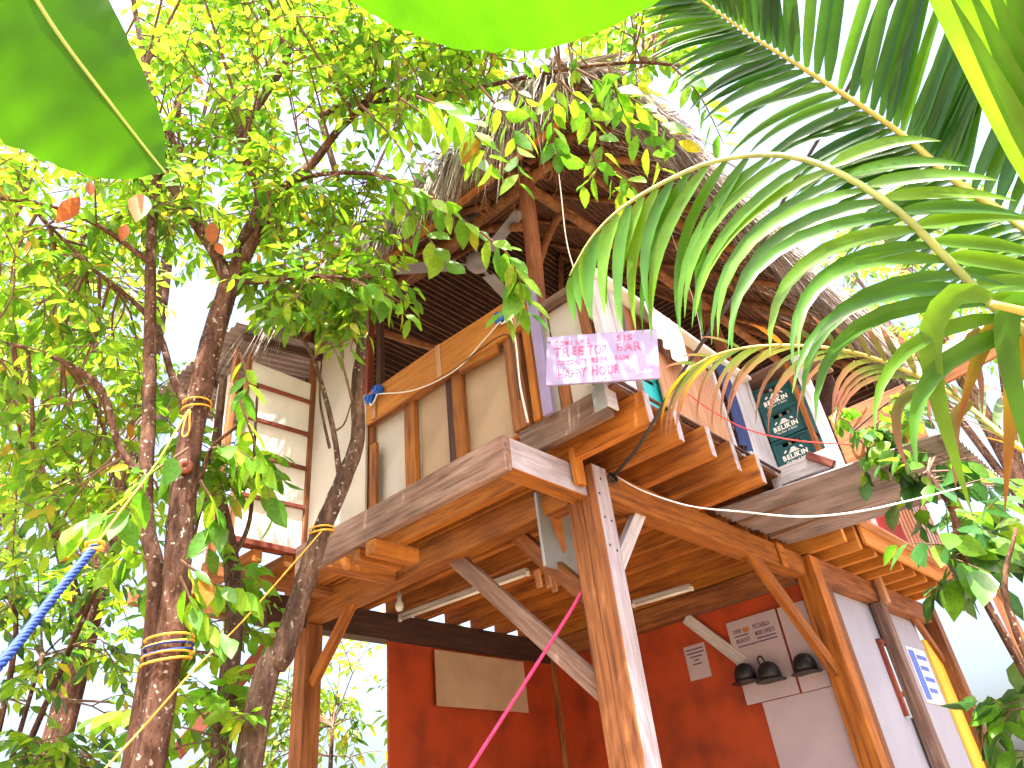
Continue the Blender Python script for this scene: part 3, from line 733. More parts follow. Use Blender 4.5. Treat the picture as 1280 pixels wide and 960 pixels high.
tube('eave_pole', [(3.40, 1.86, 5.66), (3.47, 2.8, 5.63), (3.50, 3.6, 5.58), (3.42, 5.0, 5.6), (3.4, 7, 5.6)], 0.04, 0.04, MT['rawpole'], T, wob=0.04)
tube('plate_pole', [(3.38, 2.1, 5.52), (3.40, 3.2, 5.50), (3.36, 4.2, 5.47), (3.4, 6.5, 5.5)], 0.045, 0.04, MT['rawpole'], T, wob=0.05)
tube('plate_pole', [(3.2, 2.40, 5.50), (4.4, 2.36, 5.54), (6.2, 2.30, 5.56), (9.1, 2.3, 5.6)], 0.045, 0.045, MT['rawpole'], T, wob=0.05)
tube('plate_pole', [(3.1, 2.1, 5.9), (4.4, 2.15, 5.93), (6.2, 2.1, 5.9), (9.1, 2.1, 5.9)], 0.035, 0.035, MT['rawpole'], T, wob=0.05)
# forked and crooked poles inside
tube('crooked_pole', [onx(664, 340, 3.36) + Vector((0.0, -0.05, -0.02)), Vector((3.62, 2.42, 5.10)), Vector((3.78, 2.36, 5.40)), Vector((4.1, 2.36, 5.55))], 0.03, 0.03, MT['rawpole'], T, wob=0.12)
tube('crooked_pole', [Vector((3.36, 2.38, 5.02)), onx(605, 287, 3.62), onx(560, 300, 3.66), onx(520, 330, 3.5), onx(480, 375, 3.42)], 0.035, 0.03, MT['rawpole'], T, wob=0.08)
tube('tie_pole', [Vector((3.2, 4.6, 5.4)), Vector((4.3, 4.5, 5.5)), Vector((5.6, 4.4, 5.7))], 0.04, 0.035, MT['rawpole'], T, wob=0.06)
tube('tie_pole', [Vector((3.4, 5.3, 5.35)), Vector((4.5, 4.9, 5.0)), Vector((5.4, 4.3, 4.95))], 0.035, 0.03, MT['rawpole'], T, wob=0.06)
tube('tie_pole', [Vector((4.5, 5.2, 5.0)), Vector((6.0, 5.0, 4.8))], 0.03, 0.03, MT['rawpole'], T, wob=0.06)
# hip roof of thatch
EX0, EX1, EY0, EY1, EZ = 2.75, 9.0, 1.41, 6.75, 5.256
SL = 0.93
RXc0, RXc1 = EX0 + (EY1 - EY0) / 2, EX1 - (EY1 - EY0) / 2
RYc = (EY0 + EY1) / 2; RZt = EZ + SL * (EY1 - EY0) / 2
def roof_shell(dz, inset=0.0):
    a = [Vector((EX0 + inset, EY0 + inset, EZ + dz + inset * SL)), Vector((EX1 - inset, EY0 + inset, EZ + dz + inset * SL)), Vector((EX1 - inset, EY1 - inset, EZ + dz + inset * SL)), Vector((EX0 + inset, EY1 - inset, EZ + dz + inset * SL))]
    return a, Vector((RXc0, RYc, RZt + dz)), Vector((max(RXc1, RXc0 + 0.05), RYc, RZt + dz))
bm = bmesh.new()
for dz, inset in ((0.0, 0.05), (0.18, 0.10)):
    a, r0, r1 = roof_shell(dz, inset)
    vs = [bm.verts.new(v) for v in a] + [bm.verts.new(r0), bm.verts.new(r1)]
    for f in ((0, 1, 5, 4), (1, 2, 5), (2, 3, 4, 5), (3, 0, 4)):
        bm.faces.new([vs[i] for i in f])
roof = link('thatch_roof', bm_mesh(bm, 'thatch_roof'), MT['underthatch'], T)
# rows of leaf ribs seen from inside, parallel with the eaves
bm = bmesh.new()
def rib_rows(c0, c1, r0, r1, step=0.06):
    L = ((r0 + r1) / 2 - (c0 + c1) / 2).length; n = int(L / step)
    nrm = (c1 - c0).cross(r0 - c0).normalized()
    if nrm.z > 0: nrm = -nrm
    for i in range(1, n):
        t = i / n; p = c0.lerp(r0, t) + nrm * 0.02; q = c1.lerp(r1, t) + nrm * 0.02
        jit = RND.uniform(-0.012, 0.012)
        m = 5
        pts = [p.lerp(q, s / m) + Vector((0, 0, jit + RND.uniform(-0.008, 0.008))) for s in range(m + 1)]
        tube_into(bm, pts, RND.uniform(0.005, 0.010), 4, False)
a, r0, r1 = roof_shell(0.0, 0.05)
for i0, i1, q0, q1 in ((0, 1, r0, r1), (1, 2, r1, r1), (2, 3, r1, r0), (3, 0, r0, r0)): rib_rows(a[i0], a[i1], q0, q1)
tag(link('thatch_ribs', bm_mesh(bm, 'thatch_ribs'), MT['ribthatch'], T), kind='stuff')
# rafters under the ribs
for i in range(7):
    x = 3.7 + i * 0.75
    k = min(1.0, min((x - EX0) / (RXc0 - EX0), (EX1 - x) / (EX1 - RXc1)))
    tube('rafter', [(x, EY0 + 0.15, EZ + 0.06), (x, EY0 + (RYc - EY0) * k, EZ + (RZt - EZ) * k - 0.08)], 0.032, 0.026, MT['rawpole'], T, n=5, wob=0.05)
for i in range(6):
    y = 2.4 + i * 0.75
    k = min(1.0, min((y - EY0), (EY1 - y)) / (RYc - EY0))
    tube('rafter', [(EX0 + 0.15, y, EZ + 0.06), (EX0 + (RXc0 - EX0) * k, y, EZ + (RZt - EZ) * k - 0.08)], 0.032, 0.026, MT['rawpole'], T, n=5, wob=0.05)
for c, r in ((a[0], r0), (a[1], r1), (a[2], r1), (a[3], r0)):
    tube('hip_rafter', [c + Vector((0, 0, -0.03)), r + Vector((0, 0, -0.08))], 0.04, 0.04, MT['rawpole'], T, n=6, wob=0.05)
# thatch strands
def strands(segs, n, rng, parent, name, mat, L=(0.25, 0.58), w=(0.006, 0.022)):
    """thin blades lying down the slope; segs: (edge a, edge b, downslope dir, height up the slope range, normal)"""
    P = []; F = []
    tot = sum((b - a).length for a, b, *_ in segs)
    for a, b, dn, up0, up1, nrm, share in segs:
        m = int(n * share)
        e = (b - a)
        for q_ in range(m):
            if q_ % 14 == 0:
                cu = rng.random(); cs = up0 + (up1 - up0) * rng.random() ** 1.6; ch = rng.uniform(0.0, 0.14); cj = Vector((rng.gauss(0, 0.10), rng.gauss(0, 0.10), rng.gauss(0, 0.08))); cl_ = rng.uniform(0.75, 1.2)
            u = cu + rng.gauss(0, 0.035) / e.length * 1.0; s = max(up0, cs + rng.gauss(0, 0.04))
            if u < 0 or u > 1: u = rng.random()
            base = a + e * u - dn * s + nrm * max(0.0, ch + rng.gauss(0, 0.012))
            l = rng.uniform(*L) * cl_; ww = rng.uniform(*w)
            d = (dn + cj + Vector((rng.gauss(0, 0.07), rng.gauss(0, 0.07), rng.gauss(0, 0.06)))).normalized()
            t = e.normalized() + nrm * rng.uniform(-0.6, 0.6)
            t.normalize()
            over = max(0.0, l - s)
            mid = base + d * l * 0.55
            tip = base + d * l + Vector((0, 0, -0.6 * over * rng.uniform(0.5, 1.5)))
            k = len(P)
            P += [base - t * ww / 2, base + t * ww / 2, mid + t * ww / 2, mid - t * ww / 2, tip]
            F += [(k, k + 1, k + 2, k + 3), (k + 3, k + 2, k + 4)]
    me = bpy.data.meshes.new(name); me.from_pydata(P, [], F); me.update()
    return tag(link(name, me, mat, parent), kind='stuff')
rg = random.Random(5)
c00, c10, c11, c01 = Vector((EX0, EY0, EZ)), Vector((EX1, EY0, EZ)), Vector((EX1, EY1, EZ)), Vector((EX0, EY1, EZ))
dR = Vector((0, -1, -SL)).normalized(); nR = Vector((0, -SL, 1)).normalized()
dL = Vector((-1, 0, -SL)).normalized(); nL = Vector((-SL, 0, 1)).normalized()
dE = Vector((1, 0, -SL)).normalized(); nE = Vector((SL, 0, 1)).normalized()
strands([(c00, c10, dR, -0.02, 1.2, nR, 0.48), (c00, c01, dL, -0.02, 1.2, nL, 0.42), (c10, c11, dE, 0.0, 1.2, nE, 0.10)], 36000, rg, T, 'thatch', MT['thatch'])
hang_ = Vector((0, 0, -0.9))
strands([(c00, c10, (dR + hang_).normalized(), -0.10, 0.10, nR, 0.55), (c00, c01, (dL + hang_).normalized(), -0.08, 0.10, nL, 0.45)], 6500, rg, T, 'thatch_fringe', MT['thatch'], L=(0.15, 0.42), w=(0.004, 0.012))
# lashings of liana round the pole heads
def lashing(c, r, n, axis, h, parent):
    bm = bmesh.new(); ax = Vector(axis).normalized(); x = ax.orthogonal().normalized(); y = ax.cross(x)
    for j in range(n):
        z0 = RND.uniform(-h, h); ti = RND.uniform(-0.5, 0.5); rr = r * RND.uniform(1.0, 1.25); ph = RND.random() * 6
        pts = [Vector(c) + x * math.cos(s / 12 * math.tau) * rr + y * math.sin(s / 12 * math.tau) * rr + ax * (z0 + ti * rr * math.cos(s / 12 * math.tau + ph)) for s in range(13)]
        tube_into(bm, pts, 0.004, 5, False)
    return link('lashing', bm_mesh(bm, 'lashing', True), MT['liana'], parent)
lashing((3.35, 2.365, 5.52), 0.066, 14, (0, 0, 1), 0.06, T)
lashing((3.36, 2.35, 5.60), 0.10, 8, (0.4, 1, 0.2), 0.05, T)
lashing((3.42, 2.20, 5.58), 0.09, 10, (1, -0.6, 0), 0.12, T)
lashing((3.33, 2.75, 5.52), 0.075, 7, (0.1, 1, 0), 0.05, T)
lashing((6.16, 2.32, 5.57), 0.09, 14, (1, 0.2, 0), 0.12, T)
lashing((6.15, 2.33, 5.45), 0.075, 9, (0, 0, 1), 0.08, T)
for pts in ([(3.30, 2.36, 5.62), (3.24, 2.42, 5.2), (3.30, 2.40, 4.85), (3.25, 2.38, 4.3)], [(3.38, 2.35, 5.5), (3.47, 2.28, 5.3), (3.55, 2.2, 5.45), (3.4, 2.15, 5.62)], [(6.2, 2.3, 5.6), (6.35, 2.25, 5.4), (6.1, 2.22, 5.35)]):
    tube('loose_liana', pts, 0.005, 0.003, MT['liana'], T, n=14, sides=5)

# ================================================================== THINGS ON AND AROUND THE BAR
# ---- tin awning
AW = empty('tin_awning', (5.4, 2.2, 3.0), 'brown weathered corrugated tin awning sticking out below the crate rack', 'awning')
for k in range(2):
    corrugated('tin_sheet', (4.83 + 0.60 * k, 2.26, 3.055 + 0.012 * k), (0.03, -1.62, -0.07), (0.64, 0, -0.004), 8, 0.076, 0.016, MT['corrug'], AW)
bar('edge_batten', (4.86, 0.70, 2.965), (6.10, 0.70, 2.965), 0.03, 0.03, MT['grey'], AW)

# ---- hand painted sign across the corner
c = Vector((2.959, 1.773, 3.324)); n_ = Vector((-2.959, -1.773, 0)).normalized(); u_ = Vector((0, 0, 1)).cross(n_)
tilt = Matrix.Rotation(math.radians(-9.0), 4, n_)
u2 = tilt.to_3x3() @ u_; v2 = n_.cross(u2)
SGM = Matrix(((u2.x, v2.x, n_.x, c.x), (u2.y, v2.y, n_.y, c.y), (u2.z, v2.z, n_.z, c.z), (0, 0, 0, 1)))
# local x runs to the viewer's right
S = empty('painted_sign', c, 'lilac hand painted board reading TREE TOP BAR hung across the deck corner', 'sign')
bm = bmesh.new(); box_into(bm, (0, 0, 0), (0.61, 0.315, 0.016), 0.003)
link('board', bm_mesh(bm, 'board'), MT['lilac'], S, SGM)
def sl_(txt, x, y, w, h, m, jit=0.12, bold=0.012):
    lettering('lettering', txt, SGM @ Matrix.Translation((x, y, 0.009)), w, h, MT[m], S, jit, bold, 0.0012)
sl_('COME UP 2', -0.262, 0.092, 0.20, 0.032, 'pink', 0.14)
sl_('SIS', 0.085, 0.098, 0.085, 0.034, 'pink', 0.14)
sl_('TREE', -0.262, 0.024, 0.165, 0.058, 'pink', 0.12, 0.025)
sl_('TOP', -0.075, 0.026, 0.105, 0.055, 'pink', 0.12, 0.025)
sl_('BAR', 0.085, 0.030, 0.13, 0.055, 'pink', 0.12, 0.02)
sl_('COCONUTS', -0.238, -0.034, 0.155, 0.030, 'pink')
sl_('BEER', -0.052, -0.030, 0.085, 0.030, 'pink')
sl_('RUM', 0.072, -0.026, 0.075, 0.028, 'pink')
sl_('HAPPY', -0.238, -0.112, 0.155, 0.046, 'pink', 0.14, 0.02)
sl_('HAPPY', -0.241, -0.110, 0.155, 0.046, 'letterwhite', 0.14, 0.004)
sl_('HOUR', -0.052, -0.106, 0.15, 0.052, 'pink', 0.12, 0.03)
sl_('Jo', 0.15, -0.085, 0.04, 0.026, 'letterwhite')
sl_('5-00', 0.18, -0.122, 0.085, 0.024, 'letterwhite')
for x in (-0.29, 0.02):
    bm = bmesh.new(); lathe_into(bm, [(0.004, 0), (0.004, 0.003), (0.001, 0.004)], 8)
    link('nail', bm_mesh(bm, 'nail'), MT['black'], S, SGM @ Matrix.Translation((x, -0.135 if x > 0 else 0.12, 0.008)))
bar('hanger', c - n_ * 0.012 + v2 * 0.10 - u2 * 0.28, Vector((3.02, 2.19, 3.50)), 0.012, 0.025, MT['grey'], S)
bar('hanger', c - n_ * 0.012 + v2 * 0.05 + u2 * 0.10, Vector((3.10, 1.79, 3.42)), 0.012, 0.025, MT['grey'], S)

# ---- beer crates
def make_crate(name, loc, label, group, mat, W_=0.292, D_=0.38, H_=0.226, text=True, yaw=0.0):
    """front faces -X; width along Y"""
    t = empty(name, loc, label, 'crate', group)
    B = Matrix.Translation(loc) @ Matrix.Rotation(yaw, 4, 'Z')
    bm = bmesh.new(); th = 0.012
    sz0, sz1, sy = H_ * 0.72, H_ * 0.86, W_ * 0.24
    for lo, hi in [((0, -W_ / 2, 0), (D_, W_ / 2, th)),
                   ((0, -W_ / 2, 0), (D_, -W_ / 2 + th, H_)), ((0, W_ / 2 - th, 0), (D_, W_ / 2, H_)),
                   ((D_ - th, -W_ / 2 + th, 0), (D_, W_ / 2 - th, H_)),
                   ((0, -W_ / 2 + th, 0), (th, W_ / 2 - th, sz0)), ((0, -W_ / 2 + th, sz1), (th, W_ / 2 - th, H_)),
                   ((0, -W_ / 2 + th, sz0), (th, -sy, sz1)), ((0, sy, sz0), (th, W_ / 2 - th, sz1)),
                   ((-0.008, -W_ / 2, H_ - 0.02), (0, W_ / 2, H_)), ((-0.008, -W_ / 2, 0.0), (0, W_ / 2, 0.016)),
                   ((-0.008, -W_ / 2, 0.016), (0, -W_ / 2 + 0.022, H_ - 0.02)), ((-0.008, W_ / 2 - 0.022, 0.016), (0, W_ / 2, H_ - 0.02))]:
        lo = Vector(lo); hi = Vector(hi); box_into(bm, (lo + hi) / 2, hi - lo, 0.0015)
    link('body', bm_mesh(bm, 'body'), mat, t, B)
    for k, y in enumerate((-0.036, 0.03)):
        bm = bmesh.new(); lathe_into(bm, [(0.03, 0), (0.03, 0.10), (0.015, 0.15), (0.013, 0.185), (0.014, 0.186), (0.014, 0.197)], 12)
        link('bottle', bm_mesh(bm, 'bottle', True), MT['letterwhite'] , t, B @ Matrix.Translation((0.06, y, 0.014)))
    if text:
        # local frame on the front: x towards -Y (viewer's right), y up, z out (-X)
        Fm = B @ Matrix(((0, 0, -1, -0.0012), (-1, 0, 0, 0), (0, 1, 0, 0), (0, 0, 0, 1)))
        lettering('lettering', 'BELIKIN', Fm @ Matrix.Translation((-0.095, 0.062, 0)), 0.19, 0.036, MT['letterwhite'], t, 0, 0.04, 0.0008)
        lettering('lettering', 'The Beer of Belize', Fm @ Matrix.Translation((-0.08, 0.036, 0)), 0.16, 0.016, MT['letterwhite'], t, 0, 0.0, 0.0008)
        bm = bmesh.new()
        for k, (w0, w1, y0, y1) in enumerate([(0.090, 0.066, 0.0, 0.009), (0.062, 0.044, 0.012, 0.021), (0.040, 0.026, 0.024, 0.035)]):
            vs = [bm.verts.new((-w0 / 2, y0, 0.0006)), bm.verts.new((w0 / 2, y0, 0.0006)), bm.verts.new((w1 / 2, y1, 0.0006)), bm.verts.new((-w1 / 2, y1, 0.0006))]
            bm.faces.new(vs)
        for s in (-1, 1):
            vs = [bm.verts.new((s * 0.075, 0.012, 0.0006)), bm.verts.new((s * 0.068, 0.008, 0.0006)), bm.verts.new((s * 0.048, 0.022, 0.0006)), bm.verts.new((s * 0.058, 0.03, 0.0006))]
            bm.faces.new(vs if s < 0 else vs[::-1])
        tag(link('emblem', bm_mesh(bm, 'emblem'), MT['letterwhite'], t, Fm @ Matrix.Translation((0, 0.106, 0))), 'white temple emblem')
    return t
make_crate('beer_crate', Vector((5.125, 1.655, 3.258)), 'dark teal beer crate at the bottom of the stack in the rack', 'stacked beer crates', MT['crate'])
make_crate('beer_crate', Vector((5.118, 1.648, 3.488)), 'dark teal beer crate in the middle of the stack in the rack', 'stacked beer crates', MT['crate'])
make_crate('beer_crate', Vector((5.13, 1.658, 3.718)), 'dark teal beer crate on top of the stack in the rack', 'stacked beer crates', MT['crate'])
tc_ = make_crate('teal_crate', Vector((3.54, 1.835, 3.235)), 'bright teal plastic crate on the deck behind the painted sign', None, MT['teal'], 0.30, 0.24, 0.25, False, math.pi / 2)
del tc_['label']; tag(tc_, 'bright teal plastic crate standing on the deck edge below the painted sign')

# ---- cloths over the counter
def cloth(name, x0, x1, z0, z1, y, mat, label, cat, fold=0.02, hem=0.05, ph=0.0):
    nx, nz = 14, 12; bm = bmesh.new(); sides = []
    for s in (0, 1):
        g = []
        for i in range(nx + 1):
            r = []
            for j in range(nz + 1):
                u = i / nx; v = j / nz
                zb = z0 + hem * math.sin(u * 5 + ph) * 0.6 + hem * u * 0.6
                yy = y - fold * (0.4 + v) * (0.5 + 0.5 * math.sin(u * 13 + ph + 2 * v)) - s * 0.003
                r.append(bm.verts.new((x0 + (x1 - x0) * u + 0.02 * v * math.sin(v * 3 + ph), yy, z1 + (zb - z1) * v)))
            g.append(r)
        sides.append(g)
    for s, g in enumerate(sides):
        for i in range(nx):
            for j in range(nz):
                f = (g[i][j], g[i + 1][j], g[i + 1][j + 1], g[i][j + 1]); bm.faces.new(f if s else f[::-1])
    return tag(link(name, bm_mesh(bm, name, True), mat), label, cat)
cloth('draped_cloth', 3.54, 3.745, 3.68, 4.0, 1.742, MT['cloth'], 'narrow white cloth hanging over the counter edge beside the sign', 'cloth', 0.02, 0.05, 0.4)
cloth('draped_cloth', 3.755, 3.975, 3.60, 4.0, 1.742, MT['cloth'], 'wide white cloth hanging from the counter above the plywood board', 'cloth', 0.02, 0.07, 2.0)
cloth('draped_cloth', 4.46, 4.655, 3.25, 3.97, 1.78, MT['bluecloth'], 'long navy blue cloth hanging between plywood and white boards', 'cloth', 0.02, 0.02, 1.0)

# ---- outlet boxes with their cables
def outlet(px, py, label):
    q = onx(px, py, 3.01)
    t = empty('outlet_box', q, label, 'outlet box', 'blue outlet boxes')
    for dy, dz, k in ((0.045, -0.015, 0), (-0.045, 0.02, 1)):
        bm = bmesh.new(); box_into(bm, (0, 0, 0), (0.05, 0.075, 0.07), 0.010)
        lathe_into(bm, [(0.028, 0), (0.028, 0.012), (0.02, 0.016), (0.018, 0.008), (0.001, 0.008)], 14, Matrix.Translation((-0.024, 0, 0)) @ Matrix.Rotation(-math.pi / 2, 4, 'Y'))
        link('socket', bm_mesh(bm, 'socket'), MT['bluebox'], t, Matrix.Translation(q + Vector((-0.025, dy, dz))) @ Matrix.Rotation(0.2, 4, 'X'))
    tube('link_wire', [q + Vector((-0.03, 0.045, -0.04)), q + Vector((-0.04, 0.02, -0.085)), q + Vector((-0.04, -0.02, -0.07)), q + Vector((-0.03, -0.045, -0.01))], 0.006, None, MT['cable_white'], t, sides=6)
    return q
qa = outlet(634, 393, 'blue double outlet box on the yellow rail by the roof pole')
qb = outlet(471, 495, 'blue double outlet box on the yellow rail beside the leaning trunk')
tag(tube('white_cable', [qb + Vector((-0.03, -0.05, -0.02)), onx(520, 487, 3.0), onx(570, 462, 3.0), onx(605, 425, 3.0), qa + Vector((-0.03, 0.05, -0.05))], 0.005, None, MT['cable_white'], n=24, sides=6), 'thin white cable strung along the yellow rail between two blue boxes', 'cable')
tag(tube('white_cable', [qa + Vector((-0.03, -0.045, -0.01)), onx(645, 430, 2.99), onx(650, 480, 2.99), onx(660, 528, 2.99)], 0.007, None, MT['cable_white'], n=16, sides=6), 'white cable running straight down from a blue box to the rim board', 'cable')
tag(tube('brown_cable', [onx(560, 468, 3.0), onx(600, 437, 2.99), onx(632, 418, 2.98), onx(642, 440, 2.98), onx(650, 500, 2.98)], 0.004, None, MT['cable_black'], n=18, sides=5), 'thin dark cable looping along the underside of the yellow rail', 'cable')

# ---- ceiling fan
fc = at(597, 330, 6.3)
FN = empty('ceiling_fan', fc, 'pale grey ceiling fan with downrod hanging under the thatch', 'fan')
bm = bmesh.new(); lathe_into(bm, [(0.02, -0.06), (0.07, -0.05), (0.095, -0.01), (0.095, 0.05), (0.06, 0.08), (0.02, 0.085)], 24)
link('motor', bm_mesh(bm, 'motor', True), MT['fan'], FN, Matrix.Translation(fc))
bm = bmesh.new(); lathe_into(bm, [(0.014, 0.08), (0.014, 0.45), (0.06, 0.46), (0.06, 0.54)], 14)
link('downrod', bm_mesh(bm, 'downrod', True), MT['fan'], FN, Matrix.Translation(fc))
for k in range(3):
    bm = bmesh.new(); box_into(bm, (0.14, 0, 0), (0.10, 0.03, 0.008), 0.002)
    r = bmesh.ops.create_cube(bm, size=1.0); bmesh.ops.transform(bm, matrix=Matrix.Translation((0.43, 0, 0)) @ Matrix.Rotation(0.2, 4, 'X') @ Matrix.Diagonal((0.5, 0.115, 0.008, 1)), verts=r['verts'])
    link('blade', bm_mesh(bm, 'blade'), MT['fan'], FN, Matrix.Translation(fc) @ Matrix.Rotation(2.35 + k * math.tau / 3, 4, 'Z'))

# ---- lamps under the deck
def tube_lamp(p0, p1, label):
    p0 = Vector(p0); p1 = Vector(p1); t = empty('tube_lamp', p0, label, 'lamp', None)
    bar('housing', p0 + Vector((0, 0, 0.03)), p1 + Vector((0, 0, 0.03)), 0.05, 0.03, MT['whitewood'], t, warp=0)
    tube('fluorescent_tube', [p0 + (p1 - p0) * 0.02, p1 + (p0 - p1) * 0.02], 0.014, None, MT['white'], t, n=2, sides=10)
    for q in (p0, p1): block('socket', q - Vector((0.014, 0.014, 0.016)), q + Vector((0.014, 0.014, 0.02)), MT['white'], t)
tube_lamp((4.25, 5.0, 2.945), (4.37, 3.65, 2.945), 'long unlit fluorescent tube fixed under the joists behind the braces')
tube_lamp((5.76, 3.65, 2.90), (5.83, 3.10, 2.90), 'short unlit fluorescent tube under the deck beside the corner post')
bl = Vector((3.724, 4.386, 2.86))
LB = empty('light_bulb', bl, 'bare unlit light bulb hanging under the joists', 'bulb')
bm = bmesh.new(); lathe_into(bm, [(0.002, -0.085), (0.022, -0.078), (0.032, -0.055), (0.028, -0.025), (0.014, 0.0), (0.013, 0.02)], 16)
link('glass_bulb', bm_mesh(bm, 'glass_bulb', True), MT['glass'], LB, Matrix.Translation(bl))
bm = bmesh.new(); lathe_into(bm, [(0.016, 0.0), (0.018, 0.03), (0.012, 0.06), (0.004, 0.075), (0.004, 0.135)], 12)
link('bulb_holder', bm_mesh(bm, 'bulb_holder', True), MT['fan'], LB, Matrix.Translation(bl))
# ---- grey metal panel hung below the beam
GM = empty('metal_panel', (3.5, 2.62, 2.55), 'grey sheet metal panel with a rust stain behind the corner post', 'panel')
block('sheet', (3.30, 2.62, 2.50), (3.72, 2.64, 2.95), MT['metal'], GM)
bm = bmesh.new(); vs = [bm.verts.new((x, 0, z)) for x, z in ((-0.06, 0.14), (0.0, 0.16), (0.07, 0.12), (0.05, 0.0), (0.06, -0.1), (0.02, -0.14), (-0.01, -0.05), (-0.05, 0.02))]; bm.faces.new(vs)
link('rust_patch', bm_mesh(bm, 'rust_patch'), MT['rust'], GM, Matrix.Translation((3.46, 2.6175, 2.74)))
# ---- clothes pegs / brush bundle hanging by the lamp
HBn = empty('slat_bundle', onz(680, 714, 2.93), 'bundle of small pale slats hanging under the joists by the tube lamp', 'slats')
for k, (px, py) in enumerate([(671, 712), (683, 712), (690, 718)]):
    q = onz(px, py, 2.93)
    bar('slat', q, q + Vector((0.01, 0.0, -0.13)), 0.045, 0.03, MT['pine'], HBn, up=Vector((1, 0, 0)), warp=0)

# ---- cables and cords
tag(tube('white_cable', [ony(766, 592, 2.2), ony(800, 612, 1.95), ony(860, 632, 1.6), ony(930, 640, 1.3), ony(1000, 646, 1.05), ony(1070, 640, 0.85), ony(1140, 625, 0.7), ony(1215, 606, 0.55)], 0.0036, None, MT['cable_white'], n=50, sides=6), 'white cable sagging from the corner post across the tin awning', 'cable')
bm = bmesh.new()
for j in range(9):
    ph = RND.random() * 6; pts = [Vector((3.50 + 0.035 * math.cos(s / 10 * math.tau + ph), 2.19 + 0.012 * math.sin(s * 2 + ph), 2.925 + 0.03 * math.sin(s / 10 * math.tau + ph) * RND.uniform(0.6, 1.2))) for s in range(11)]
    tube_into(bm, pts, 0.005, 5, False)
blk = tube('black_cable', [(3.50, 2.19, 2.93), at(800, 555, 4.1), at(850, 470, 4.0), at(880, 425, 3.95), at(930, 350, 3.9), at(985, 240, 3.9), at(1060, 110, 3.9), at(1125, -20, 3.9), at(1250, -260, 4.0)], 0.011, 0.008, MT['cable_black'], n=40, sides=7)
tag(blk, 'black cable rising from a coil at the corner post towards the palm', 'cable')
link('coil', bm_mesh(bm, 'coil', True), MT['cable_black'], blk)
tag(tube('red_cord', [ony(843, 478, 1.78), ony(880, 507, 1.7), ony(930, 535, 1.6), ony(990, 550, 1.35), ony(1065, 556, 1.15)], 0.004, None, MT['cable_red'], n=30, sides=6), 'thin red cord stretched in front of the plywood and crates', 'cord')
tag(tube('blue_string', [(4.50, 1.80, 5.6), ony(868, 380, 1.78), ony(880, 440, 1.79)], 0.004, None, MT['cable_white'], n=14, sides=5), 'thin pale string hanging from the eave onto the counter', 'string')
tag(tube('vine_string', [onz(690, 150, 5.55), at(700, 230, 4.6), at(708, 300, 4.4), at(720, 345, 4.3)], 0.004, None, MT['cable_white'], n=20, sides=5), 'pale dangling vine string hanging down from the roof corner', 'string')

# ---- posters and boards on the lower walls
def on_wall_x(x): return Matrix(((0, 0, -1, x), (-1, 0, 0, 0), (0, 1, 0, 0), (0, 0, 0, 1)))
MB_ = empty('menu_board', (6.24, 2.85, 2.4), 'white menu board with COFFEE and PIZZADILLA on the orange wall', 'menu')
block('panel', (6.228, 2.615, 2.02), (6.243, 3.075, 2.66), MT['paper'], MB_)
def wl(txt, yy, z, w, h, m, par, x=6.227): lettering('lettering', txt, on_wall_x(x) @ Matrix.Translation((-yy, z, 0)), w, h, MT[m], par, 0, 0.02, 0.0008)
wl('COFFEE', 3.03, 2.555, 0.075, 0.030, 'ink', MB_)
wl('BREAKFAST', 3.02, 2.478, 0.13, 0.032, 'ink', MB_)
wl('PIZZADILLA', 2.84, 2.555, 0.15, 0.036, 'ink', MB_)
wl('MORE SWEETS', 2.835, 2.50, 0.175, 0.034, 'ink', MB_)
for yy, z, w in ((3.025, 2.527, 0.13), (3.012, 2.445, 0.18), (2.83, 2.472, 0.17), (2.825, 2.445, 0.17)):
    block('fine_print', (6.2255, yy - w, z), (6.2275, yy, z + 0.009), MT['ink'], MB_, 0)
bm = bmesh.new(); lathe_into(bm, [(0.016, 0), (0.022, 0.012), (0.024, 0.04), (0.022, 0.04)], 14, Matrix.Diagonal((1, 0.08, 1, 1)))
tube_into(bm, [Vector((0.022, 0, 0.032)), Vector((0.036, 0, 0.03)), Vector((0.036, 0, 0.015)), Vector((0.020, 0, 0.012))], 0.003, 5, True)
link('cup_emblem', bm_mesh(bm, 'cup_emblem'), MT['rust'], MB_, Matrix(((0, 1, 0, 6.2262), (-1, 0, 0, 2.915), (0, 0, 1, 2.545), (0, 0, 0, 1))))
NT = empty('paper_notice', (6.25, 3.44, 2.45), 'small pale paper notice with five printed lines on the orange wall', 'notice')
block('sheet', (6.255, 3.335, 2.30), (6.2608, 3.545, 2.575), MT['paper'], NT, 0)
for k in range(5):
    w = (0.17, 0.17, 0.12, 0.05, 0.09)[k]
    block('printed_line', (6.2535, 3.44 - w / 2, 2.535 - k * 0.03), (6.2555, 3.44 + w / 2, 2.545 - k * 0.03), MT['ink'], NT, 0)
BP = empty('blue_poster', (8.45, 2.29, 2.3), 'blue and white printed poster on the pale wall by the yellow panel', 'poster')
block('sheet', (8.24, 2.292, 2.0), (8.78, 2.2985, 2.50), MT['white'], BP, 0)
block('print_block', (8.26, 2.288, 2.03), (8.42, 2.2925, 2.47), MT['bluepaper'], BP, 0)
for k in range(4): block('printed_line', (8.46, 2.288, 2.40 - k * 0.1), (8.74 - 0.05 * (k % 2), 2.2925, 2.44 - k * 0.1), MT['bluepaper'], BP, 0)
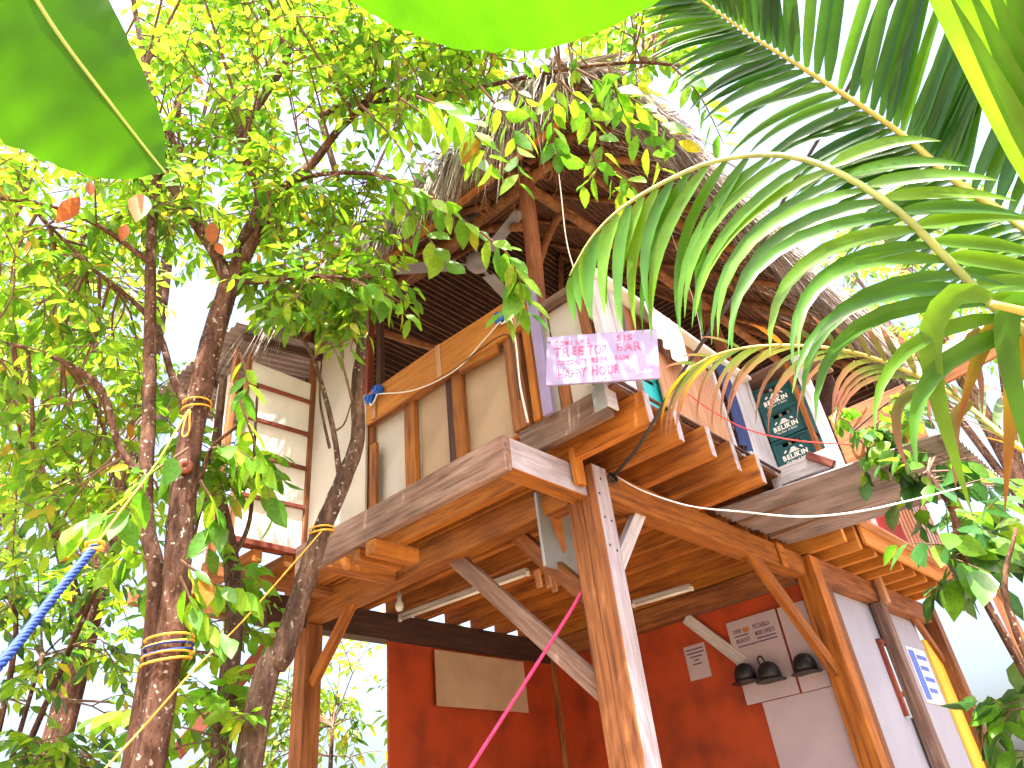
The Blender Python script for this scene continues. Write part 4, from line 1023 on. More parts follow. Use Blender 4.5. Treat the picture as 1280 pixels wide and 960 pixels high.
# ---- dark caps hung on the menu wall
def cap(loc, label, loop):
    t = empty('sun_hat', loc, label, 'hat', 'hats hung below the menu')
    bm = bmesh.new(); lathe_into(bm, [(0.085, -0.08), (0.09, -0.05), (0.082, 0.0), (0.06, 0.035), (0.025, 0.052), (0.004, 0.055)], 20)
    link('crown', bm_mesh(bm, 'crown', True), MT['black'], t, Matrix.Translation(loc))
    bm = bmesh.new(); lathe_into(bm, [(0.07, -0.084), (0.12, -0.09), (0.122, -0.086), (0.085, -0.076)], 20)
    link('brim', bm_mesh(bm, 'brim', True), MT['black'], t, Matrix.Translation(loc))
    if loop: tube('loop', [loc + Vector((0, 0.05, 0.03)), loc + Vector((-0.01, 0.06, 0.085)), loc + Vector((0, 0.03, 0.10)), loc + Vector((0, 0.01, 0.05))], 0.008, None, MT['black'], t, sides=6)
cap(onx(930, 838, 6.13), 'dark rounded hat hung below the menu, without a loop', False)
cap(onx(960, 836, 6.13), 'dark rounded hat with a raised hanging loop below the menu', True)
cap(onx(1004, 826, 6.16), 'dark rounded hat half hidden behind the slanting orange brace', False)
# ---- straps and ropes
q0 = Vector((3.40, 2.45, 2.34)); q1 = onx(672, 826, 3.22); q2 = q0 + (q1 - q0) * ((q0.z - 0.05) / (q0.z - q1.z))
tag(tube('magenta_strap', [q0, q1 + Vector((0, 0, -0.01)), q2], 0.010, None, MT['rope_pink'], n=14, sides=6), 'magenta strap tied to the corner post and pulled down to the left', 'strap')

# ================================================================== TREES
def ath(px, py, h):
    r = ray(px, py); return EYE + r * (h / math.hypot(r.x, r.y))
def limb(name, pxs, r0, r1, mat, parent, sides=10, wob=0.06):
    pts = [ath(*p) if len(p) == 3 else Vector(p[:3]) for p in pxs]
    tube(name, pts, r0, r1, mat, parent, n=6 * (len(pts) - 1) + 1, sides=sides, wob=wob)
    return resample(pts, 5 * (len(pts) - 1) + 1)
def to_ground(p, dx=0.0, dy=0.0): return (p[0] + dx, p[1] + dy, -0.1, 0)
rt = random.Random(21)
LEAF1 = leaf_template(0.42, 0.05, 0.14); LEAF2 = leaf_template(0.36, 0.08, 0.26); LEAF3 = leaf_template(0.52, 0.06, 0.10)

# ---- main tree with two stems
b0 = ath(208, 828, 3.2)
TA = empty('mottled_tree', (b0.x, b0.y, 0), 'tall mottled brown tree with forked trunk standing left of the bar', 'tree')
L_ = []
L_.append(limb('trunk', [to_ground(b0, -0.03, 0.05), (208, 828, 3.2), (222, 700, 3.2), (236, 560, 3.2), (264, 430, 3.2), (288, 352, 3.2)], 0.055, 0.052, MT['bark'], TA, 14))
L_.append(limb('trunk', [to_ground(b0, -0.07, 0.09), (188, 820, 3.27), (181, 640, 3.28), (186, 520, 3.3), (188, 400, 3.3), (189, 300, 3.35), (198, 215, 3.4), (225, 120, 3.5)], 0.036, 0.022, MT['bark'], TA, 12))
fk = (288, 356, 3.2)
L_.append(limb('branch', [fk, (263, 306, 3.25), (228, 254, 3.3), (205, 205, 3.35), (190, 120, 3.4), (170, 20, 3.5), (150, -120, 3.6)], 0.036, 0.014, MT['bark'], TA))
L_.append(limb('branch', [fk, (305, 300, 3.2), (325, 245, 3.2), (302, 172, 3.2), (332, 118, 3.2), (361, 66, 3.2), (375, -20, 3.3), (395, -150, 3.4)], 0.036, 0.016, MT['bark'], TA))
L_.append(limb('branch', [fk, (318, 300, 3.15), (352, 240, 3.1), (394, 200, 3.1), (425, 160, 3.05), (470, 120, 2.95), (520, 60, 2.9), (570, -40, 2.8)], 0.036, 0.014, MT['bark'], TA))
L_.append(limb('branch', [(400, 146, 3.1), (430, 132, 3.05), (500, 123, 2.95), (570, 114, 2.9), (633, 102, 2.85), (700, 88, 2.8), (790, 78, 2.8), (850, 82, 2.85)], 0.022, 0.008, MT['bark'], TA))
L_.append(limb('branch', [(360, 230, 3.1), (400, 218, 3.0), (467, 218, 2.85), (530, 243, 2.75), (600, 290, 2.7)], 0.016, 0.006, MT['bark'], TA, 7))
L_.append(limb('branch', [(288, 352, 3.2), (330, 352, 3.1), (380, 345, 3.0), (440, 350, 2.9), (500, 378, 2.85)], 0.018, 0.006, MT['bark'], TA, 7))
L_.append(limb('branch', [(240, 520, 3.2), (215, 470, 3.3), (200, 420, 3.4), (170, 380, 3.5), (110, 330, 3.6), (30, 250, 3.7)], 0.02, 0.008, MT['bark'], TA, 8))
L_.append(limb('branch', [(186, 605, 3.27), (150, 560, 3.3), (133, 500, 3.3), (110, 470, 3.4), (50, 440, 3.5), (-40, 420, 3.6)], 0.018, 0.009, MT['bark'], TA, 8))
L_.append(limb('branch', [(190, 330, 3.33), (120, 280, 3.4), (50, 255, 3.5), (-30, 245, 3.6)], 0.016, 0.009, MT['bark'], TA, 8))
L_.append(limb('branch', [(520, 60, 2.9), (560, 0, 2.7), (600, -120, 2.4), (640, -300, 2.0)], 0.02, 0.012, MT['bark'], TA, 8))
L_.append(limb('branch', [(228, 650, 3.2), (250, 600, 3.1), (265, 560, 3.0), (300, 530, 2.9)], 0.012, 0.006, MT['bark'], TA, 7))
cl = clusters_from([
    (190, 440, -150, 130, 4.4, 6.6, 48, 0.36, 5, 0.095),
    (-30, 230, 70, 330, 4.2, 6.6, 36, 0.36, 5, 0.10),
    (90, 420, 120, 340, 4.0, 5.6, 36, 0.32, 5, 0.095),
    (420, 640, -90, 150, 4.4, 5.8, 44, 0.34, 5, 0.10),
    (640, 880, -90, 90, 4.4, 5.8, 22, 0.34, 5, 0.10),
    (-30, 190, 330, 560, 4.0, 6.0, 22, 0.32, 5, 0.10),
    (0, 190, 560, 700, 3.8, 5.5, 14, 0.30, 5, 0.09),
    (300, 470, 330, 400, 3.6, 4.4, 9, 0.24, 4, 0.10),
], rt)
# unseen crown clumps above the frame, added to shade the left facade
for _ in range(26):
    cl.append((Vector((rt.uniform(1.0, 2.7), rt.uniform(1.0, 3.5), rt.uniform(6.0, 8.0))), 0.4, 6, 0.11))
lv = []; sg = []
grow(TA, L_, cl, lv, sg)
place_leaves(lv, TA, [MT['leafA'], MT['leafB']], [LEAF1, LEAF2])
# long leafy sprays in front of the roof
sprays = [([(520, 120), (580, 150), (622, 215)], 3.7, 16, 0.16), ([(480, 219), (520, 275), (560, 330)], 3.75, 12, 0.14), ([(600, 108), (640, 160), (650, 235)], 3.7, 12, 0.14), ([(720, 86), (800, 130), (850, 180)], 3.9, 16, 0.15), ([(640, 325), (650, 360), (630, 400)], 3.6, 8, 0.17), ([(467, 218), (530, 243), (600, 290)], 3.75, 18, 0.15), ([(600, 290), (640, 325), (660, 395)], 3.6, 14, 0.165),
          ([(500, 123), (560, 165), (610, 215)], 3.9, 14, 0.14), ([(450, 130), (500, 185), (530, 260)], 3.9, 14, 0.13),
          ([(700, 88), (690, 150), (700, 200)], 3.8, 14, 0.14), ([(760, 80), (780, 140), (830, 215)], 3.9, 16, 0.15),
          ([(700, 100), (740, 150), (770, 240)], 3.8, 16, 0.14), ([(840, 82), (875, 120), (905, 180)], 4.0, 14, 0.15),
          ([(633, 102), (660, 130), (655, 170)], 3.9, 10, 0.12), ([(740, 190), (745, 215), (725, 235)], 3.7, 6, 0.12), ([(770, 215), (790, 230), (765, 240)], 3.7, 7, 0.13),
          ([(440, 350), (480, 370), (520, 405)], 3.7, 14, 0.12), ([(400, 345), (440, 365), (470, 390)], 3.8, 14, 0.11), ([(380, 345), (410, 370), (440, 400)], 3.9, 12, 0.11), ([(440, 350), (445, 400), (438, 440)], 3.8, 8, 0.10),
          ([(265, 560), (290, 560), (335, 585)], 3.2, 12, 0.15), ([(250, 600), (270, 640), (260, 690)], 3.2, 10, 0.14), ([(300, 500), (320, 560), (345, 650)], 3.3, 9, 0.15), ([(225, 700), (270, 730), (320, 745)], 3.15, 14, 0.13),
          ([(225, 720), (250, 770), (290, 800)], 3.1, 12, 0.13), ([(300, 440), (310, 480), (300, 500)], 3.4, 8, 0.12), ([(236, 560), (180, 600), (150, 650)], 3.1, 10, 0.14), ([(186, 650), (140, 640), (90, 660)], 3.3, 12, 0.13), ([(188, 700), (160, 690), (130, 720)], 3.3, 8, 0.13)]
lv2 = []; sg2 = []
for path, d, n, s in sprays:
    P = resample([at(x, y, d) for x, y in path], 9); pts = [np.array(p) for p in P]
    sg2.append((pts, 0.007))
    for j in range(n):
        u = (0.1 + 0.9 * (j + 0.5) / n) * 8; k = min(int(u), 7); q = pts[k] + (pts[k + 1] - pts[k]) * (u - k)
        t = pts[k + 1] - pts[k]; t = t / np.linalg.norm(t); side = np.cross(t, np.array((0, 0, 1.0))); side /= max(np.linalg.norm(side), 0.1)
        ld = t * 0.35 + side * (0.7 if j % 2 else -0.7) + np.array((0, 0, -0.75)) + NR.normal(0, 0.2, 3)
        x, y, z = ortho(ld, np.array((0, 0, 1.0)) + NR.normal(0, 0.5, 3) - 0.5 * np.array(ray(600, 300)))
        lv2.append((q, x, y, z, s * NR.uniform(0.75, 1.15)))
SPR = empty('leafy_creeper', ath(400, 218, 3.0), 'bright green broad leaved sprays hanging from the mottled tree across the roof corner', 'foliage')
place_leaves(lv2, SPR, [MT['leafB'], MT['leafA']], [LEAF1, LEAF3])
stems_object('stems', sg2, MT['twig'], SPR)
stems_object('twigs', sg, MT['twig'], TA)
# dry leaves caught in the crown
for k, (px, py, s) in enumerate([(100, 262, 0.16), (178, 262, 0.20), (265, 290, 0.13), (158, 290, 0.10), (270, 312, 0.09), (112, 235, 0.08), (540, 250, 0.1)]):
    me = leaf_mesh(LEAF3, 'dry_leaf', MT['deadleaf'])
    x, y, z = ortho(np.array((0.1, 0.1, -1.0)) + NR.normal(0, 0.2, 3), np.array(-ray(px, py)))
    p = at(px, py - s * 100, 4.0)
    link('dry_leaf', me, MT['deadleaf'], TA, Matrix(((x[0] * s, y[0] * s, z[0] * s, p[0]), (x[1] * s, y[1] * s, z[1] * s, p[1]), (x[2] * s, y[2] * s, z[2] * s, p[2]), (0, 0, 0, 1))))
# scar on the trunk
q = ath(231, 583, 3.135)
bm = bmesh.new(); lathe_into(bm, [(0.036, 0.0), (0.032, 0.010), (0.022, 0.004), (0.016, 0.010), (0.008, 0.0)], 12)
nn = (EYE - q); nn.z = 0; nn.normalize()
link('bark_scar', bm_mesh(bm, 'bark_scar', True), MT['deadleaf'], TA, Matrix.Translation(q) @ nn.to_track_quat('Z', 'Y').to_matrix().to_4x4())

# ---- leaning tree in front of the railing
b1 = ath(350, 828, 3.6)
TB = empty('leaning_tree', (b1.x - 0.15, b1.y + 0.05, 0), 'bent grey brown tree leaning in front of the wooden railing', 'tree')
LB_ = []
LB_.append(limb('trunk', [to_ground(b1, -0.2, 0.12), (322, 890, 3.62), (352, 820, 3.6), (378, 738, 3.6), (400, 668, 3.58), (430, 598, 3.55), (447, 548, 3.55), (447, 480, 3.55), (455, 400, 3.6), (448, 320, 3.65), (430, 250, 3.7), (400, 150, 3.7)], 0.060, 0.02, MT['barkgrey'], TB, 14))
LB_.append(limb('branch', [(425, 600, 3.55), (418, 545, 3.5), (405, 490, 3.5), (388, 440, 3.45), (362, 400, 3.45), (330, 345, 3.4)], 0.016, 0.008, MT['barkgrey'], TB, 7))
LB_.append(limb('branch', [(412, 560, 3.5), (400, 500, 3.5), (402, 450, 3.5)], 0.008, 0.004, MT['barkgrey'], TB, 6))
LB_.append(limb('branch', [(416, 540, 3.5), (430, 530, 3.48), (440, 500, 3.45)], 0.006, 0.003, MT['barkgrey'], TB, 6))
LB_.append(limb('branch', [(452, 430, 3.58), (425, 390, 3.5), (395, 350, 3.45), (360, 320, 3.4)], 0.03, 0.012, MT['barkgrey'], TB, 8))
LB_.append(limb('branch', [(453, 380, 3.6), (480, 360, 3.5), (505, 375, 3.4)], 0.012, 0.006, MT['barkgrey'], TB, 7))
lv = []; sg = []
grow(TB, LB_, clusters_from([(330, 480, 300, 400, 3.9, 4.9, 12, 0.26, 4, 0.10), (390, 470, 380, 430, 3.7, 4.1, 4, 0.16, 3, 0.09), (350, 470, 180, 300, 4.6, 5.4, 10, 0.3, 5, 0.09)], rt), lv, sg)
place_leaves(lv, TB, [MT['leafA'], MT['leafB']], [LEAF1, LEAF2]); stems_object('twigs', sg, MT['twig'], TB)

# ---- thin tree by the closet
b2 = ath(288, 828, 3.9)
TC = empty('thin_tree', (b2.x, b2.y, 0), 'thin crooked grey tree growing below the battened closet', 'tree')
LC_ = [limb('trunk', [to_ground(b2), (288, 828, 3.9), (291, 720, 3.9), (278, 640, 3.9), (268, 590, 3.85), (272, 540, 3.85), (280, 470, 3.8)], 0.05, 0.02, MT['barkgrey'], TC, 9),
       limb('branch', [(290, 700, 3.9), (312, 650, 3.9), (318, 560, 3.85), (322, 480, 3.8)], 0.014, 0.006, MT['barkgrey'], TC, 6),
       limb('branch', [(270, 580, 3.85), (250, 640, 3.8), (240, 690, 3.8)], 0.012, 0.006, MT['barkgrey'], TC, 6)]
lv = []; sg = []
grow(TC, LC_, clusters_from([(220, 330, 500, 620, 3.8, 4.5, 7, 0.22, 4, 0.12), (215, 330, 690, 830, 3.6, 4.4, 9, 0.22, 4, 0.12), (200, 330, 830, 960, 3.4, 4.2, 8, 0.22, 4, 0.12)], rt), lv, sg)
place_leaves(lv, TC, [MT['leafB'], MT['leafA']], [LEAF1, LEAF3]); stems_object('twigs', sg, MT['twig'], TC)

# ---- trees and shrubs behind
def back_tree(name, label, cat, base, limbs, rects, mats, size_r, seed, bark='bark', low=True, tm=None, grp=None, droop=0.5, hang=0.35, nl=(7, 11)):
    r_ = random.Random(seed)
    t = empty(name, base, label, cat, grp); LL = []
    for k, (pts, r0, r1) in enumerate(limbs):
        pts = [Vector(p) for p in pts]
        tube('trunk' if k == 0 else 'branch', pts, r0, r1, MT[bark], t, n=5 * (len(pts) - 1) + 1, sides=9, wob=0.06)
        LL.append(resample(pts, 5 * (len(pts) - 1) + 1))
    lv = []; sg = []
    grow(t, LL, clusters_from(rects, r_), lv, sg, droop=droop, hang=hang, nl=nl)
    place_leaves(lv, t, mats, tm or [LEAF1, LEAF2], nmax=300, low=low)
    stems_object('twigs', sg, MT['twig'], t, sides=3)
    return t
def tr(px, h, z): 
    q = ath(px, 700, h); return Vector((q.x, q.y, z))
q = tr(110, 7.0, 0)
back_tree('shade_tree', 'wide yellow green tree filling the gap left of the mottled trunk', 'tree', q,
          [([q, q + Vector((0.1, 0, 3)), q + Vector((0.2, 0.1, 6)), q + Vector((0.1, 0.4, 9))], 0.13, 0.04), ([q + Vector((0.1, 0, 3)), ath(40, 560, 6.6), ath(-40, 420, 6.2)], 0.06, 0.02), ([q + Vector((0.2, 0.1, 5)), ath(200, 350, 6.8), ath(240, 200, 6.6)], 0.06, 0.02)],
          [(-60, 210, 330, 680, 7, 9.5, 32, 0.55, 6, 0.15), (-60, 400, -60, 330, 8.5, 11, 38, 0.65, 7, 0.17)], [MT['leafC'], MT['leafB']], 1, 3)
q = tr(-60, 9.5, 0)
back_tree('shade_tree', 'pale leafy tree beside the white house, behind the hammock rope', 'tree', q,
          [([q, q + Vector((0, 0, 3)), q + Vector((0.4, 0, 6)), q + Vector((0.5, 0, 9))], 0.14, 0.05), ([q + Vector((0, 0, 3)), ath(60, 620, 9.0), ath(120, 560, 9.0)], 0.06, 0.02)],
          [(-120, 170, 380, 690, 9.5, 12.5, 28, 0.75, 6, 0.18)], [MT['leafC'], MT['leafA']], 1, 4)
q = tr(60, 5.2, 0)
back_tree('leafy_shrub', 'loose dark leaved shrub in front of the white house wall', 'shrub', q,
          [([q, q + Vector((0.05, 0, 1.2)), q + Vector((0.1, 0, 2.4))], 0.03, 0.01), ([q + Vector((0, 0, 1.2)), ath(110, 760, 5.1), ath(140, 720, 5.0)], 0.02, 0.008), ([q + Vector((0, 0, 1.0)), ath(20, 800, 5.1), ath(-20, 720, 5.0)], 0.02, 0.008)],
          [(20, 170, 690, 830, 4.9, 6.2, 12, 0.28, 4, 0.10), (-40, 200, 830, 1000, 4.5, 6.2, 18, 0.3, 5, 0.10), (-40, 60, 640, 800, 5.0, 6.2, 7, 0.3, 5, 0.11)], [MT['leafA'], MT['leafD']], 1, 5, low=False)
q = tr(1330, 13.0, 0)
back_tree('shade_tree', 'sunlit yellow green tree rising behind the thatch and the tin shed', 'tree', q,
          [([q, q + Vector((0, 0, 4)), q + Vector((-0.3, 0, 8)), q + Vector((0, 0, 11))], 0.18, 0.06), ([q + Vector((0, 0, 4)), ath(1130, 430, 12.8), ath(1060, 330, 12.6)], 0.07, 0.02), ([q + Vector((0, 0, 5)), ath(1250, 420, 12.8), ath(1290, 330, 12.6)], 0.07, 0.02)],
          [(1030, 1300, 240, 460, 13, 18, 44, 0.9, 6, 0.19)], [MT['leafC'], MT['leafB']], 1, 6)
q = tr(880, 12.0, 0)
back_tree('shade_tree', 'high thin tree whose crown shows above the thatched roof', 'tree', q,
          [([q, q + Vector((0, 0, 6)), q + Vector((-0.2, 0, 10)), q + Vector((-0.4, 0, 15))], 0.2, 0.06)],
          [(700, 960, -80, 90, 17, 20, 14, 0.9, 6, 0.2)], [MT['leafC'], MT['leafA']], 1, 8)
q = tr(420, 9.0, 0)
back_tree('garden_bush', 'green bush behind the far posts under the deck', 'bush', q, [([q, q + Vector((0, 0, 1.2)), q + Vector((0.1, 0.1, 2.6))], 0.05, 0.02), ([q + Vector((0, 0, 0.8)), q + Vector((0.8, -0.6, 2.2))], 0.03, 0.01)],
          [(300, 620, 800, 980, 9.0, 11.0, 26, 0.6, 6, 0.16)], [MT['leafC'], MT['leafA']], 1, 12)
q = tr(1225, 4.6, 0)
back_tree('broad_leaved_shrub', 'glossy broad leaved shrub beside the lattice below the palm', 'shrub', q,
          [([q, q + Vector((0.05, 0, 1.0)), ath(1215, 720, 4.6), ath(1190, 640, 4.5), ath(1160, 590, 4.5)], 0.03, 0.01), ([q + Vector((0, 0, 1.2)), ath(1260, 760, 4.4), ath(1270, 660, 4.4)], 0.02, 0.008)],
          [(1150, 1290, 560, 700, 4.9, 5.8, 9, 0.28, 3, 0.17), (1180, 1290, 690, 760, 4.6, 5.4, 5, 0.26, 3, 0.19), (1240, 1300, 820, 980, 4.4, 5.4, 4, 0.3, 4, 0.17)], [MT['leafD'], MT['leafB']], 1, 9, low=False, tm=[LEAF3, leaf_template(0.62, 0.08, 0.2)], hang=0.6, nl=(4, 6))
q = Vector((5.25, 1.15, 3.05))
back_tree('climbing_vine', 'bright green vine climbing over the tin awning beside the beer crates', 'vine', q,
          [([q, (5.05, 1.2, 3.3), (5.0, 1.18, 3.6), (5.0, 1.0, 3.75)], 0.008, 0.004)],
          [(1055, 1135, 510, 590, 5.15, 5.4, 9, 0.16, 3, 0.115), (1130, 1180, 480, 540, 5.1, 5.4, 3, 0.16, 3, 0.12)], [MT['leafB'], MT['leafD']], 1, 10, bark='twig', low=False, tm=[LEAF3, leaf_template(0.62, 0.08, 0.2)], hang=0.7, nl=(4, 6))

# ================================================================== COCONUT PALM
PC = at(1420, 470, 2.1)
PT = empty('coconut_palm', (PC.x, PC.y, 0), 'coconut palm with arching green fronds reaching in front of the bar', 'palm')
tube('trunk', [(PC.x, PC.y, -0.1), (PC.x + 0.02, PC.y, PC.z * 0.5), (PC.x, PC.y, PC.z)], 0.13, 0.10, MT['barkgrey'], PT, n=12, sides=14, wob=0.04)
def ribbon(name, pts, w, mat, parent, nrm, fold=0.3, n=9, wob=0.0):
    P = resample(pts, n); V = []; F = []; UV = []
    nrm = Vector(nrm).normalized(); org = P[0].copy()
    for i, p in enumerate(P):
        t = (P[min(i + 1, n - 1)] - P[max(i - 1, 0)]).normalized(); u = i / (n - 1)
        s = t.cross(nrm)
        if s.length < 0.05: s = t.orthogonal()
        s.normalize(); m = s.cross(t)
        ww = w * min(1.0, 0.45 + u * 4) * (1 - max(0, (u - 0.35) / 0.65) ** 1.5 * 0.97)
        V += [p - org + s * ww / 2 + m * ww * fold * 0.5, p - org, p - org - s * ww / 2 + m * ww * fold * 0.5]
        UV += [(u, 0.0), (u, 0.5), (u, 1.0)]
    for i in range(n - 1):
        a = 3 * i
        F += [(a, a + 1, a + 4, a + 3), (a + 1, a + 2, a + 5, a + 4)]
    me = bpy.data.meshes.new(name); me.from_pydata(V, [], F); me.update()
    uvl = me.uv_layers.new(name='UVMap')
    for lp in me.loops: uvl.data[lp.index].uv = UV[lp.vertex_index]
    for pl in me.polygons: pl.use_smooth = True
    return link(name, me, mat, parent, Matrix.Translation(org))
def droop_path(p, d, L, droop, n=8, stiff=0.15):
    pts = [Vector(p)]; d = Vector(d).normalized()
    for i in range(n):
        u = i / n
        d = (d + Vector((0, 0, -droop * (stiff + u) / n))).normalized(); pts.append(pts[-1] + d * L / n)
    return pts
def frond(label, path, n, Lf, w, upref, sides, mat, rib, r0=0.012, t0=0.04, seed=1, alt=None):
    rr = random.Random(seed)
    P = resample([at(*q) for q in path], 60)
    fr = tube('frond', [P[i] for i in range(0, 60, 3)] + [P[-1]], r0, 0.003, rib, PT, n=50, sides=7)
    fr['label'] = label
    for i in range(n):
        t = t0 + (1 - t0) * i / (n - 1); k = min(int(t * 59), 58); p = P[k].lerp(P[k + 1], t * 59 - k)
        tg = (P[min(k + 2, 59)] - P[max(k - 2, 0)]).normalized()
        up = Vector(upref(t)).normalized(); lat = tg.cross(up).normalized(); nr = lat.cross(tg)
        for s, (a, c, dr, lk, prob) in sides.items():
            if rr.random() > (prob if not callable(prob) else prob(t)): continue
            aa = a + (0.9 if a > 0 else 0.3) * max(0, t - 0.6) / 0.4
            d = tg * aa + lat * s * 1.0 + nr * c + Vector((rr.gauss(0, 0.09), rr.gauss(0, 0.09), rr.gauss(0, 0.09)))
            L = Lf(t) * lk * rr.uniform(0.88, 1.08)
            m = mat if alt is None or rr.random() > alt[0] else alt[1]
            ribbon('leaflet', droop_path(p + lat * s * r0 * 0.5, d, L, dr * rr.uniform(0.75, 1.25)), w * (1 - 0.35 * max(0, t - 0.5)) * rr.uniform(0.85, 1.1), m, fr, nr + Vector((0, 0, 0.3)), 0.35, n=9)
    return fr
UP = Vector((0, 0, 1))
# big arching frond in front of the roof
frond('long green frond arching across the roof corner with hanging leaflets', [(1420, 470, 2.1), (1320, 440, 2.0), (1245, 385, 1.95), (1190, 330, 1.95), (1130, 270, 1.95), (1060, 222, 2.0), (985, 195, 2.05), (900, 200, 2.1), (830, 228, 2.15), (775, 262, 2.15), (738, 300, 2.15), (712, 345, 2.15)], 31,
      lambda t: 0.62 * (0.26 + 0.74 * math.sin(math.pi * min(1, 0.12 + t * 0.90))), 0.038, lambda t: ray(1000, 230) * -1 + UP * 0.2, {1: (-0.9, 0.0, 1.2, 0.42, lambda t: 1.0 if t < 0.5 else 0.0), -1: (0.85, 0.15, 3.6, 0.95, 1.0)}, MT['palm'], MT['rachis'], 0.013, 0.14, 2, (0.12, MT['palmbright']))
# dark stiff frond behind it
frond('dark green stiff frond spreading flat against the sky', [(1420, 470, 2.1), (1350, 350, 2.3), (1280, 284, 2.5), (1188, 222, 2.6), (1145, 182, 2.65), (1088, 140, 2.7), (1000, 83, 2.75), (944, 48, 2.8), (900, 17, 2.85), (850, -20, 2.9)], 50,
      lambda t: 0.62 * (0.6 + 0.4 * math.sin(math.pi * min(1, t * 1.05))), 0.042, lambda t: ray(1080, 130) * -1 + UP * 0.25, {1: (0.55, 0.0, 0.35, 1.05, 1.0), -1: (0.75, 0.0, 1.3, 0.62, 1.0)}, MT['palmdark'], MT['rachisdark'], 0.015, 0.16, 3, (0.1, MT['palm']))
# lower yellowing frond
frond('low yellowing frond with brown dried leaflet tips', [(1420, 470, 2.1), (1340, 580, 2.2), (1265, 552, 2.3), (1200, 500, 2.4), (1130, 462, 2.45), (1050, 437, 2.5), (960, 432, 2.55), (900, 442, 2.6), (862, 460, 2.62)], 27,
      lambda t: 0.50 * (0.6 + 0.4 * math.sin(math.pi * min(1, t * 1.1))), 0.022, lambda t: UP, {1: (1.3, 0.1, 2.8, 1.0, 1.0), -1: (0.5, 0.35, 1.2, 0.40, 0.9)}, MT['palmdry'], MT['rachisdark'], 0.010, 0.2, 4, (0.12, MT['palmyellow']))
# young bright frond at the top
yf = tube('frond', [at(1420, 470, 2.1), at(1400, 380, 1.8), at(1375, 250, 1.6), at(1330, 60, 1.6), at(1290, -140, 1.65)], 0.016, 0.008, MT['rachis'], PT, n=20, sides=7)
yf['label'] = 'young yellow green frond with broad folded leaflets'
for k in range(8):
    x0, y0 = 1398 - k * 9, 370 - k * 36
    tx, ty = 1098 + k * 30, -130 - k * 12
    ribbon('leaflet', [at(x0, y0, 1.75), at((x0 * 2 + tx) / 3 - 6, (y0 * 2 + ty) / 3, 1.62), at((x0 + 2 * tx) / 3, (y0 + 2 * ty) / 3, 1.55), at(tx, ty, 1.55)], 0.056, MT['palmbright'], yf, -ray(1230, 100) + Vector((0.25 * (k % 2), 0, 0.2)), 0.5, n=9)
# hanging yellow and dry leaflets near the stem
hf = tube('frond', [at(1420, 470, 2.1), at(1360, 420, 1.95), at(1300, 395, 1.85), at(1240, 380, 1.8)], 0.014, 0.008, MT['rachisdark'], PT, n=14, sides=7)
hk = 0; hf['label'] = 'short drooping frond with yellow and brown hanging leaflets'
for pts, w, m in [([(1238, 372), (1195, 368), (1165, 410), (1168, 480), (1190, 560), (1216, 645)], 0.05, 'palm'), ([(1300, 395), (1265, 380), (1258, 430), (1275, 520), (1300, 620)], 0.05, 'palm'),
                  ([(1262, 385), (1235, 420), (1215, 470), (1196, 535)], 0.034, 'palmyellow'), ([(1280, 400), (1268, 460), (1262, 540), (1256, 640)], 0.036, 'palmyellow'), 
                  ([(1215, 500), (1195, 520), (1192, 560), (1195, 612)], 0.028, 'palmdry'), ([(1160, 485), (1125, 505), (1122, 545), (1135, 590)], 0.026, 'palmdry'), ([(1225, 410), (1210, 430), (1225, 470), (1228, 520)], 0.022, 'palmdry')]:
    hk += 1; ribbon('leaflet', [at(x, y, 1.85 + 0.035 * hk) for x, y in pts], w, MT[m], hf, -ray(1230, 500) + Vector((0.2 * (hk % 3 - 1), 0, 0)), 0.35, n=11)

# ================================================================== BANANA PLANT
BPz = Vector((-0.75, 0.35, 0))
BN = empty('banana_plant', BPz, 'banana plant whose broad translucent leaves hang overhead', 'plant')
tube('pseudostem', [(BPz.x, BPz.y, -0.1), (BPz.x + 0.03, BPz.y, 1.2), (BPz.x + 0.06, BPz.y + 0.02, 2.15)], 0.11, 0.06, MT['rachis'], BN, n=10, sides=14)
def banana_leaf(label, mid, wl_, wr_, prof, nrm, sag, tilt=0.0, petiole=None, tear=0.0, seed=1):
    rr = random.Random(seed)
    P = resample(mid, 40); nrm = Vector(nrm).normalized(); V = []; UV = []; F = []; m = 8; org = P[0].copy()
    notch = [(rr.random() ** 4, rr.random() ** 4) for _ in P]
    for i, p in enumerate(P):
        u = i / 39; t = (P[min(i + 1, 39)] - P[max(i - 1, 0)]).normalized(); s = t.cross(nrm).normalized(); nn = s.cross(t)
        for j in range(-m, m + 1):
            v = j / m; w = (wr_ if v > 0 else wl_) * prof(u) * (1 - (0.05 + tear) * notch[i][0 if v > 0 else 1] * abs(v))
            rip = 0.0012 * math.sin(u * 50 + (3 if v > 0 else 0)) * abs(v)
            V.append(p - org + s * v * w + nn * (-sag * v * v * w + rip + tilt * v * w)); UV.append((u * 3, v))
    W2 = 2 * m + 1
    for i in range(39):
        for j in range(2 * m):
            a = i * W2 + j; F.append((a, a + 1, a + W2 + 1, a + W2))
    me = bpy.data.meshes.new('leaf'); me.from_pydata(V, [], F); me.update()
    ul = me.uv_layers.new(name='UVMap')
    for lp in me.loops: ul.data[lp.index].uv = UV[lp.vertex_index]
    for pl in me.polygons: pl.use_smooth = True
    o = link('leaf', me, MT['banana'], BN, Matrix.Translation(org)); o['label'] = label
    tube('midrib', [P[i] for i in range(0, 40, 3)] + [P[-1]], 0.0042, 0.0012, MT['bananarib'], o, n=40, sides=6)
    if petiole: tube('petiole', petiole, 0.02, 0.007, MT['bananarib'], BN, n=14, sides=8)
m1 = [at(-90, -200, 1.45), at(20, -40, 1.35), at(75, 45, 1.28), at(130, 118, 1.22), at(178, 180, 1.18), at(207, 216, 1.15)]
